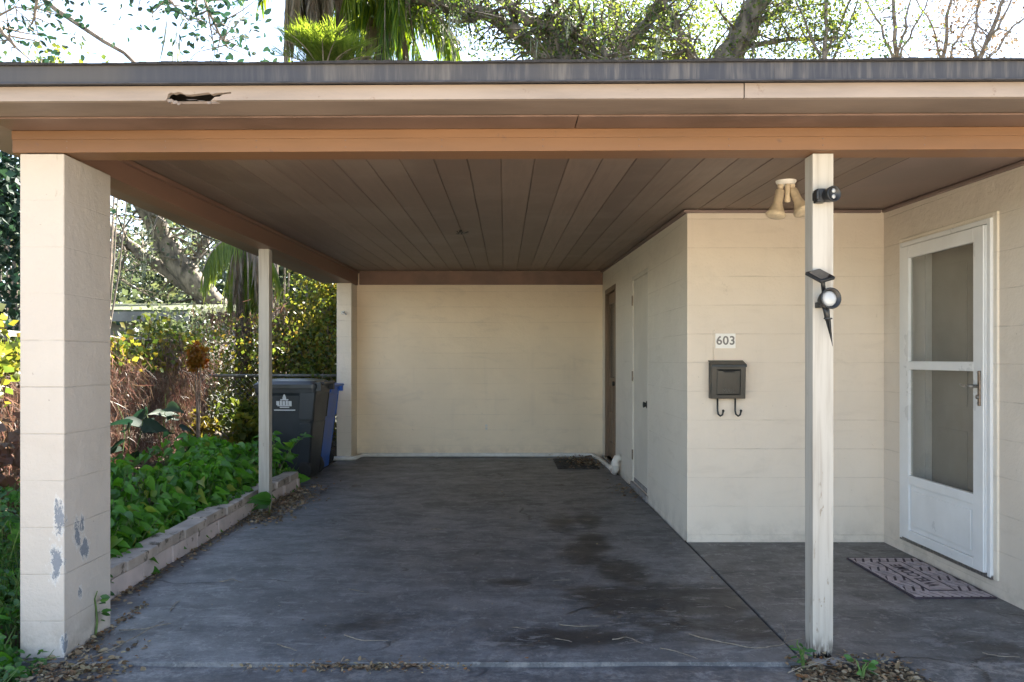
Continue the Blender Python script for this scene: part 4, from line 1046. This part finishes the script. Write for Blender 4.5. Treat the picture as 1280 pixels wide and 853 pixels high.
# tree skeleton builder
def tree(name, label, base, limbs, leaves, size, mat, cat='tree', bark=M['bark'], moss=0, cl=.6, group=None, T=None, twigs=3, vrange=(0, 1), rough=.12, mosslen=(.3, 1.1), leafup=-.3):
    """limbs: list of (points, r0, r1); twigs spawn from limbs, leaves cluster at twig ends"""
    r = empty(name, base, label, cat, group); b = MB(); tips = []; mosspts = []
    for li, (pts, r0, r1) in enumerate(limbs):
        pts = [Vector(p) for p in pts]; q = []
        for i in range(len(pts) - 1):
            for k in range(4):
                w_ = (pts[i + 1] - pts[i]).length * .035
                q.append(pts[i].lerp(pts[i + 1], k / 4) + (Vector((U(-1, 1), U(-1, 1), U(-1, 1))) * w_ if (i or k) else Vector()))
        q.append(pts[-1]); rad = np.linspace(r0, r1, len(q)); b.tube(q, list(rad), 9, jit=rough)
        if li == 0 and len(limbs) > 1: 
            rng_start = len(q) // 2
        else: rng_start = 1
        for i in range(rng_start, len(q)):
            mosspts.append(q[i])
            for t in range(twigs):
                L = U(.5, 1.5) * cl * 1.6
                dv = Vector((random.gauss(0, 1), random.gauss(0, 1), random.gauss(.15, .7))).normalized()
                p1 = q[i] + dv * L * .5 + Vector((0, 0, U(-.1, .15))) * L; p2 = p1 + (dv + Vector((U(-.6, .6), U(-.6, .6), U(-.6, .3)))).normalized() * L * .55
                rr_ = min(rad[i] * .35, .035) + .004
                b.tube([q[i], p1, p2], [rr_, rr_ * .55, rr_ * .2], 5, cap=False); tips += [p1, p2, p2]
                if U(0, 1) < .5:
                    p3 = p1 + Vector((random.gauss(0, 1), random.gauss(0, 1), random.gauss(0, 1))).normalized() * L * .5
                    b.tube([p1, p3], [rr_ * .5, rr_ * .15], 4, cap=False); tips.append(p3)
    b.build('trunk', bark, r, smooth=True)
    if leaves and tips:
        T_ = np.array([tuple(t) for t in tips]); ci = rng.integers(0, len(T_), leaves)
        pts = T_[ci] + rng.normal(size=(leaves, 3)) * cl * np.array([.42, .42, .34])
        cv = rng.random(len(T_)); v = np.clip(vrange[0] + (vrange[1] - vrange[0]) * (cv[ci] * .6 + rng.random(leaves) * .4), 0, 1)
        leafmesh('crown', pts, rng.uniform(*size, leaves), rdir(leaves, leafup), rdir(leaves, .5), T or T_diamond(.3), mat, r, v)
    if moss:
        pool = mosspts + tips; S = [pool[i] for i in rng.integers(0, len(pool), moss)]
        n = 0; Pn = []; sz = []
        for s in S:
            k = random.randint(16, 34); L = U(*mosslen)
            for j in range(k):
                tt = U(0, 1) ** .7; Pn.append((s.x + random.gauss(0, .05) * (1 - tt * .5), s.y + random.gauss(0, .05), s.z - L * tt * .8 + .05)); sz.append(L * U(.2, .45))
        n = len(Pn); tp = rng.normal(size=(n, 3)) * .12; tp[:, 2] = -1
        leafmesh('moss', np.array(Pn), np.array(sz), tp, rdir(n, 0), T_blade(.022, .1), M['moss'], r)['kind'] = 'stuff'
    return r

# ---- trees seen above the roof and through the left side
D = 15.
# big spreading oak behind the house
tk = (P(715, 250, D).x, 15.6, -.07)
tree('oak_tree', 'large mossy oak with curved spreading limbs rising behind the middle of the roof', tk, [
    ([tk, P(712, 250, 15.3), P(706, 120, D), P(700, 70, D), P(680, 20, D)], .42, .17),
    ([P(706, 108, D), P(682, 74, D), P(655, 48, D), P(610, 18, D), P(560, 10, D), P(516, -4, D), P(480, -30, D - .5)], .17, .07),
    ([P(706, 112, D), P(757, 78, D), P(745, 58, D), P(712, 40, D), P(660, 26, D), P(620, -10, D)], .17, .09),
    ([P(712, 115, D), P(718, 78, D), P(700, 30, D), P(690, -20, D)], .15, .09),
    ([P(720, 115, D), P(770, 70, D + .6), P(800, 40, D + .8), P(830, 0, D + 1), P(850, -60, D + 1)], .16, .07),
    ([P(610, 20, D), P(575, 28, D), P(560, 24, D)], .06, .02),
    ], 9000, (.05, .10), M['oakleaf'], moss=46, cl=.55, twigs=3)
tk = (P(880, 250, 16).x, 16.4, -.07)
tree('oak_tree', 'leaning oak trunk with green crown rising above the roof right of centre', tk, [
    ([tk, P(880, 200, 16), P(905, 78, 16), P(925, 45, 16), P(950, 0, 16), P(975, -60, 16)], .38, .17),
    ([P(895, 110, 16), P(865, 72, 15.6), P(845, 30, 15.6), P(820, -10, 15.6)], .12, .05),
    ([P(905, 82, 16), P(860, 76, 16.5), P(780, 55, 16.5), P(770, 0, 16.8)], .10, .04),
    ([P(925, 60, 16), P(985, 48, 16), P(1030, 50, 15.6), P(1065, 46, 15.6)], .06, .015),
    ([P(940, 30, 16), P(985, 10, 16.6), P(1000, -30, 16.8)], .08, .03),
    ], 9000, (.05, .10), M['oakleaf'], moss=8, cl=.6, twigs=3, vrange=(.25, 1))
tree('oak_tree', 'tall dense oak crown filling the gap between the two big oaks', (P(790, 300, 20).x, 20, -.07), [
    ([(P(790, 300, 20).x, 20, -.07), P(788, 200, 20), P(770, 60, 20), P(760, -60, 20)], .32, .12),
    ([P(780, 110, 20), P(820, 60, 20), P(850, 0, 20)], .14, .05), ([P(780, 110, 20), P(735, 70, 20), P(720, 0, 20)], .12, .04)], 6000, (.06, .12), M['oakleaf'], cl=.9, twigs=3, vrange=(.3, 1))
# thin bare trees at the right
def thin(px, D, lean, label, leaves=500, forks=3, mat=M['oakleaf'], r0=.07):
    b0 = P(px, 300, D); b0.z = -.07; L = []
    top = P(px + lean, -40, D); m = P(px + lean * .3, 78, D)
    L.append(([b0, P(px, 200, D), m, P(px + lean * .6, 20, D), top], r0, r0 * .35))
    for k in range(forks):
        s = (-1) ** k; yy = 85 - k * 12
        L.append(([P(px + lean * .3, yy + 12, D), P(px + s * U(8, 18) + lean * .4, yy - 25, D + U(-.4, .4)), P(px + s * U(22, 42) + lean * .7, yy - 75, D + U(-.6, .6)), P(px + s * U(30, 60) + lean, yy - 120, D)], r0 * .45, r0 * .12))
    return tree('thin_tree', label, b0, L, leaves, (.05, .10), mat, bark=M['thinbark'], cl=.42, twigs=1, group='thin trees behind the roof', rough=.05)
thin(1028, 15, 8, 'thin pale tree with upright forks, leftmost of the three bare trees', 1500)
thin(1121, 16, -4, 'thin nearly bare forked tree, middle of the three bare trees', 420)
thin(1172, 16, 22, 'slender leaning tree with reddish leaves right of the bare forked tree', 500, 2, M['litter'], .06)
thin(1200, 15, 75, 'slanting thin tree with reddish leaves at the far right', 1100, 3, M['litter'], .07)

# palms
def palm(name, label, base, top, crown_n, flen, mat, rad=.16, dead=0, droop=1.0, spread=1.0, lean=None, skirt=True, leafw=.022, ll=(.35, .6), elr=(-5, 70), dr=1.0):
    r = empty(name, base, label, 'palm tree'); base = Vector(base); top = Vector(top); b = MB()
    q = [base.lerp(top, i / 10) + Vector((U(-.02, .02), U(-.02, .02), 0)) for i in range(11)]
    b.tube(q, list(np.linspace(rad * 1.15, rad, 11)), 12, jit=.12); b.build('trunk', M['palmbark'], r, smooth=True)
    def fronds(nm, n, L, mt, a_lo, a_hi, dr):
        rb = MB(); Pn = []; Tn = []; Nn = []; S = []
        for k in range(n):
            az = 2 * math.pi * (k + U(-.3, .3)) / n; el = R(U(a_lo, a_hi)); Lk = L * U(.8, 1.1)
            h = Vector((math.cos(az), math.sin(az), 0)); pts = []; 
            pos = top.copy(); e = el
            for i in range(12):
                pts.append(pos.copy()); pos = pos + (h * math.cos(e) + Vector((0, 0, math.sin(e)))) * Lk / 12; e -= R(U(9, 13)) * dr
                e = max(e, R(-88))
            rb.tube(pts, list(np.linspace(.022, .004, 12)), 5, cap=False)
            sd = h.cross(Vector((0, 0, 1)))
            for i in range(1, 12):
                for m_ in range(8):
                    t = m_ / 8; p_ = pts[i - 1].lerp(pts[i], t); ax_ = (pts[i] - pts[i - 1]).normalized(); ff = (i + t) / 12
                    for s in (-1, 1):
                        tip = sd * s * U(.25, .8) + ax_ * .55 + Vector((0, 0, -1.0 * droop))
                        Pn.append(tuple(p_)); Tn.append(tuple(tip)); Nn.append(tuple(Vector((U(-.4, .4), U(-.4, .4), 1)) + sd * s * .3)); S.append(U(*ll) * (1 - .55 * abs(ff - .45)))
        rb.build('frond_stalks' if nm == 'fronds' else 'dead_stalks', M['thinbark'], r, smooth=True)
        leafmesh(nm, np.array(Pn), np.array(S), np.array(Tn), np.array(Nn), T_blade(leafw / .45, .12), mt, r)
    fronds('fronds', crown_n, flen, mat, elr[0], elr[1], dr)
    if dead: fronds('dead_fronds', dead, flen * .75, M['deadpalm'], -60, -25, .8)
    return r
pb = P(392, 300, 14.5); pb.z = -.07
palm('palm_tree', 'tall palm with drooping fronds rising above the roof left of centre', pb, P(392, -75, 14.5), 24, 3.0, M['palm'], .13, 9, 1.4, leafw=.015, ll=(.4, .8))
pb = P(455, 300, 16); pb.z = -.07
palm('palm_tree', 'second palm with a curtain of hanging yellow-green fronds beside the tall palm', pb, P(482, 0, 16), 26, 2.7, M['palm'], .13, 3, 1.8, leafw=.008, ll=(.6, 1.1))
pb = P(412, 300, 13.2); pb.z = -.07
palm('palm_tree', 'small lime-green palm crown just above the roof edge below the tall palm', pb, P(405, 100, 13.2), 22, 1.0, M['lime'], .09, 0, -.3, leafw=.007, ll=(.25, .55), elr=(50, 89), dr=.45)
pb = P(303, 300, 12.0); pb.z = -.07
palm('palm_tree', 'low palm with hanging bright green fronds seen through the carport side', pb, P(306, 296, 12.0), 13, 1.25, M['lime'], .12, 12, 1.9, ll=(.22, .6), leafw=.008, elr=(-70, 15), dr=.6)

# near overhanging branches upper left
b0 = (-8.0, 6.5, -.07)
tree('laurel_tree', 'leafy tree with hanging sprays of dark leaves above the left roof edge', b0, [
    ([b0, (-7.8, 6.5, 2), (-7.4, 6.6, 4.2), (-6, 6.8, 5.4)], .22, .12),
    ([(-7.4, 6.6, 4.2), P(-60, -120, 7), P(40, -70, 7), P(150, -60, 7), P(230, -50, 7)], .08, .03),
    ([P(40, -70, 7), P(50, -10, 7), P(40, 30, 7)], .02, .008),
    ([(-7.4, 6.6, 4.2), P(-80, 10, 7.2), P(-10, 25, 7.2), P(20, 60, 7.2)], .05, .012),
    ([P(150, -60, 7), P(200, -10, 7), P(235, 25, 7)], .02, .006),
    ([P(230, -50, 7), P(255, 0, 6.9), P(275, 45, 6.9), P(285, 60, 6.9)], .02, .005)], 1500, (.05, .085), M['tealleaf'], bark=M['thinbark'], moss=3, cl=.26, twigs=2, T=T_oval())
b = MB(); b.tube([P(30, -22, 8.5), P(70, 12, 8.5), P(100, 32, 8.5), P(130, 52, 8.5), P(155, 66, 8.5), P(185, 95, 8.6), P(230, 170, 8.8)], [.022, .026, .024, .022, .02, .018, .014], 8)
b.tube([P(30, -22, 8.5), (-8.2, 8.5, 5.5), (-9.5, 8.6, 3.5), (-9.8, 8.6, -.07)], [.022, .08, .13, .2], 8)
tag(b.build('bare_branch', M['thinbark'], smooth=True), 'bare grey slanting branch crossing the sky at the upper left', 'branch')

# oak leaning behind the neighbour's roof (left opening)
b0 = P(285, 448, 22); b0.z = -.07; b0.x += .6
tree('oak_tree', 'leaning oak with rough double trunk seen through the open carport side', b0, [
    ([b0, P(272, 385, 22), P(235, 345, 21.5), P(205, 300, 21.5), P(178, 250, 21), P(150, 190, 21)], .36, .24),
    ([P(262, 380, 22), P(215, 345, 22), P(170, 312, 22), P(135, 285, 22), P(60, 240, 22)], .20, .10),
    ([P(235, 345, 21.5), P(258, 300, 22), P(270, 250, 22), P(300, 180, 22)], .12, .06),
    ([P(190, 270, 21), P(230, 230, 21), P(280, 190, 20)], .10, .05),
    ([P(160, 305, 22), P(150, 350, 22), P(190, 372, 22)], .04, .015)], 2000, (.09, .16), M['farleaf'], moss=26, cl=.8, twigs=3)
for px, DD, h, lab in [(215, 34, 8, 'hazy green tree far behind the neighbour roof'), (60, 30, 8, 'tall green tree far behind the left column'), (330, 30, 7.5, 'green tree far behind the low palm'), (395, 26, 6, 'rounded tree far behind the back column'), (140, 38, 9, 'tallest far tree behind the leaning oak')]:
    q = P(px, 448, DD); bush('tree', lab, (q.x, DD, h * .52), (h * .42, h * .35, h * .48), 2400, (.2, .4), M['farleaf'], 'tree', group='trees far behind the neighbour house', stems=10, noise=.45, hollow=.2)

# neighbour house
nh = empty('neighbour_house', (-9, 18, 0), 'low grey neighbour house with mossy roof behind the vine-covered fence', 'house')
b = MB(); b.box(-15.2, -6.9, 17.0, 22, -.07, 2.05); b.build('wall', M['farwall'], nh)
b = MB(); slopebox(b, -15.8, -6.5, 16.4, 22.6, 2.20, 2.75, 2.30, 2.85); rf = b.build('roof', M['roofmoss'], nh)
b = MB(); b.box(-15.8, -6.5, 16.37, 16.398, 2.06, 2.26); b.build('fascia', M['farwall'], rf)
for x in (-9.4, -7.9):
    b = MB(); b.box(x, x + .9, 16.96, 16.998, 1.0, 1.95); wd = b.build('window', M['whitetrim'], nh)
    b = MB(); b.box(x + .06, x + .84, 16.94, 16.958, 1.06, 1.89); b.build('pane', M['farwin'], wd)

# fence: chain link with rails, posts
def chain(name, a, c, h, label, spacing=2.4, mesh=.075):
    a, c = Vector(a), Vector(c); L = (c - a).length; dv = (c - a).normalized(); zb = a.z
    r = empty(name, a, label, 'fence')
    n = max(1, int(round(L / spacing)))
    for i in range(n + 1):
        p_ = a.lerp(c, i / n); b = MB(); b.tube([p_ + Vector((0, 0, -.1)), p_ + Vector((0, 0, h))], .028, 10); b.lathe([(.032, 0), (.028, .03), (0, .045)], p_ + Vector((0, 0, h)), (0, 0, 1), 10); b.build('post', M['galv'], r, smooth=True)
    b = MB(); b.tube([a + Vector((0, 0, h - .03)), c + Vector((0, 0, h - .03))], .02, 8); b.build('rail', M['galv'], r, smooth=True)
    b = MB(); hh = h - .06; k = -hh
    while k < L:
        for s in (1, -1):
            t0, t1 = max(0, k), min(L, k + hh)
            if t1 > t0:
                if s > 0: z0, z1 = t0 - k, t1 - k
                else: z0, z1 = hh - (t0 - k), hh - (t1 - k)
                p0, p1 = a + dv * t0 + Vector((0, 0, z0)), a + dv * t1 + Vector((0, 0, z1))
                b.tube([p0, p1], .0022, 3, cap=False)
        k += mesh
    b.build('wire_mesh', M['galv'], r)
    return r
chain('chain_link_fence', (-4.17, 11.0, 0), (-2.3, 11.0, 0), 1.09, 'grey chain-link fence with top rail behind the garden bed', 1.87)
chain('chain_link_fence', (-4.35, 2.6, 0), (-4.25, 10.9, 0), 1.55, 'tall chain-link fence smothered in dry reddish vines along the left side', 2.4, .09)

# vines on the left fence
def vine_wall(name, label, a, c, z0, z1, thick, n, size, mat, T, tipz=-1., v=None, zpow=1., kindg=None):
    a, c = np.array(a), np.array(c)
    r = empty(name, (a[0], a[1], 0), label, 'vines'); r['kind'] = 'stuff'
    t = rng.random(n); p = a + (c - a) * t[:, None]
    zt = z1 + .18 * np.sin(t * 23) + .12 * np.sin(t * 51 + 2)
    z = z0 + (zt - z0) * rng.random(n) ** zpow
    pts = np.column_stack([p[:, 0] + rng.normal(size=n) * thick, p[:, 1] + rng.normal(size=n) * thick, z])
    tp = rng.normal(size=(n, 3)) * .5; tp[:, 2] += tipz
    leafmesh('leaves', pts, rng.uniform(*size, n), tp, rdir(n) + np.array([.8, -.5, .2]), T, mat, r)
    return r
r1 = vine_wall('vines', 'dry reddish-brown hanging vines covering the left fence', (-4.14, 3.0), (-4.08, 10.9), .15, 1.36, .07, 22000, (.08, .24), M['redvine'], T_blade(.018, .2))
b = MB()
for i in range(260):
    y = U(3, 10.9); x = -4.15 + U(-.06, .1); z = U(.9, 1.6)
    b.tube([(x, y, z), (x + U(-.05, .08), y + U(-.15, .15), z * .55), (x + U(-.1, .15), y + U(-.3, .3), .05)], [.004, .004, .003], 4, cap=False)
b.build('stalks', M['redvine'], r1)
vine_wall('vines', 'mound of green and yellow vine leaves along the top of the left fence', (-4.32, 3.0), (-4.28, 10.9), 1.18, 1.60, .13, 6500, (.04, .09), M['yelleaf'], T_diamond(.4), -.4)
vine_wall('vines', 'tangle of dark and yellow-green foliage hanging behind the chain-link fence', (-4.3, 11.5), (-2.2, 11.5), .1, 1.7, .3, 6500, (.03, .08), M['yelleaf'], T_diamond(.38), -.5)
vine_wall('vines', 'brown withered vines hanging between the low palm and the fence', (-4.5, 11.9), (-3.2, 11.9), .9, 2.1, .15, 3000, (.08, .25), M['redvine'], T_blade(.02, .3))
q = P(250, 430, 9.4)
bush('croton', 'shrub with bright orange and yellow leaves at the fence corner', (-3.75, 9.7, 1.35), (.09, .10, .22), 260, (.05, .11), M['orange'], T=T_oval(), stems=3, hollow=.1)
bush('croton', 'yellow and green leafy shrub behind the slim middle post', (-3.3, 12.3, 1.2), (.6, .5, 1.3), 3600, (.04, .10), M['yelleaf'], stems=8)
bush('shrub', 'tall yellow-green shrub behind the bins next to the back column', (-2.75, 12.6, 1.6), (.55, .5, 1.5), 4200, (.04, .09), M['yelleaf'], stems=8)
bush('shrub', 'dark olive shrub right behind the blue bin', (-2.6, 13.8, 2.2), (.7, .6, 1.5), 3800, (.05, .10), M['oakleaf'], stems=8)
bush('shrub', 'low yellow-green shrub in front of the chain-link fence', (-3.3, 10.4, .45), (.75, .3, .38), 1500, (.06, .13), M['yelleaf'], stems=8)
bush('shrub', 'green leafy shrub climbing beside the front column at the back of the bed', (-3.3, 6.1, .65), (.16, .3, .65), 420, (.06, .12), M['heart'], T=T_heart(), stems=6)
bush('shrub', 'dense bluish-green tree visible left of the front column', (-5.9, 8.6, 2.9), (1.15, 1.3, 1.5), 7500, (.06, .12), M['tealleaf'], 'tree', stems=10)
bush('shrub', 'dark undergrowth left of the front column below the vines', (-3.3, 4.6, .45), (.5, .7, .5), 2200, (.05, .11), M['redvine'], stems=8)
bush('shrub', 'yellow-leaved vine shrub at the left picture edge', (-3.75, 5.3, 1.25), (.35, .6, .4), 1500, (.05, .10), M['yelleaf'], stems=6)
# roof-level greenery left of the palm
for px, DD, z, lab in [(10, 13, 5.6, 'yellowish tree top just above the roof edge at far left'), (120, 14, 5.9, 'small yellow-green tree top above the left roof edge'), (350, 16, 6.6, 'greyish tree top left of the tall palm')]:
    q = P(px, 70, DD); bush('tree', lab, (q.x, DD, z), (.9, .9, .9), 900, (.06, .13), M['oakleaf'], 'tree', stems=14, noise=.5, group='small tree tops over the left roof edge')
bush('shrub', 'rounded olive shrub at the right end of the grey neighbour house', (-6.1, 15.2, 1.0), (1.1, .8, 1.2), 5200, (.05, .11), M['farleaf'], stems=8)
# wires
b = MB(); b.tube([P(60, 170, 13), P(140, 236, 13), P(195, 265, 13), P(240, 290, 13), P(324, 320, 13), P(420, 345, 13.2), (-2.0, 14.05, 2.45)], .011, 6)
tag(b.build('power_line', M['wire'], smooth=True), 'black overhead cable sagging behind the open carport side', 'cable')
b = MB(); b.tube([(-9.5, 9, 3.2), P(0, 226, 9), P(30, 229, 9), P(150, 233, 10), (-2.1, 14.05, 2.5)], .009, 6)
tag(b.build('power_line', M['wire'], smooth=True), 'black cable crossing left of the front column', 'cable')
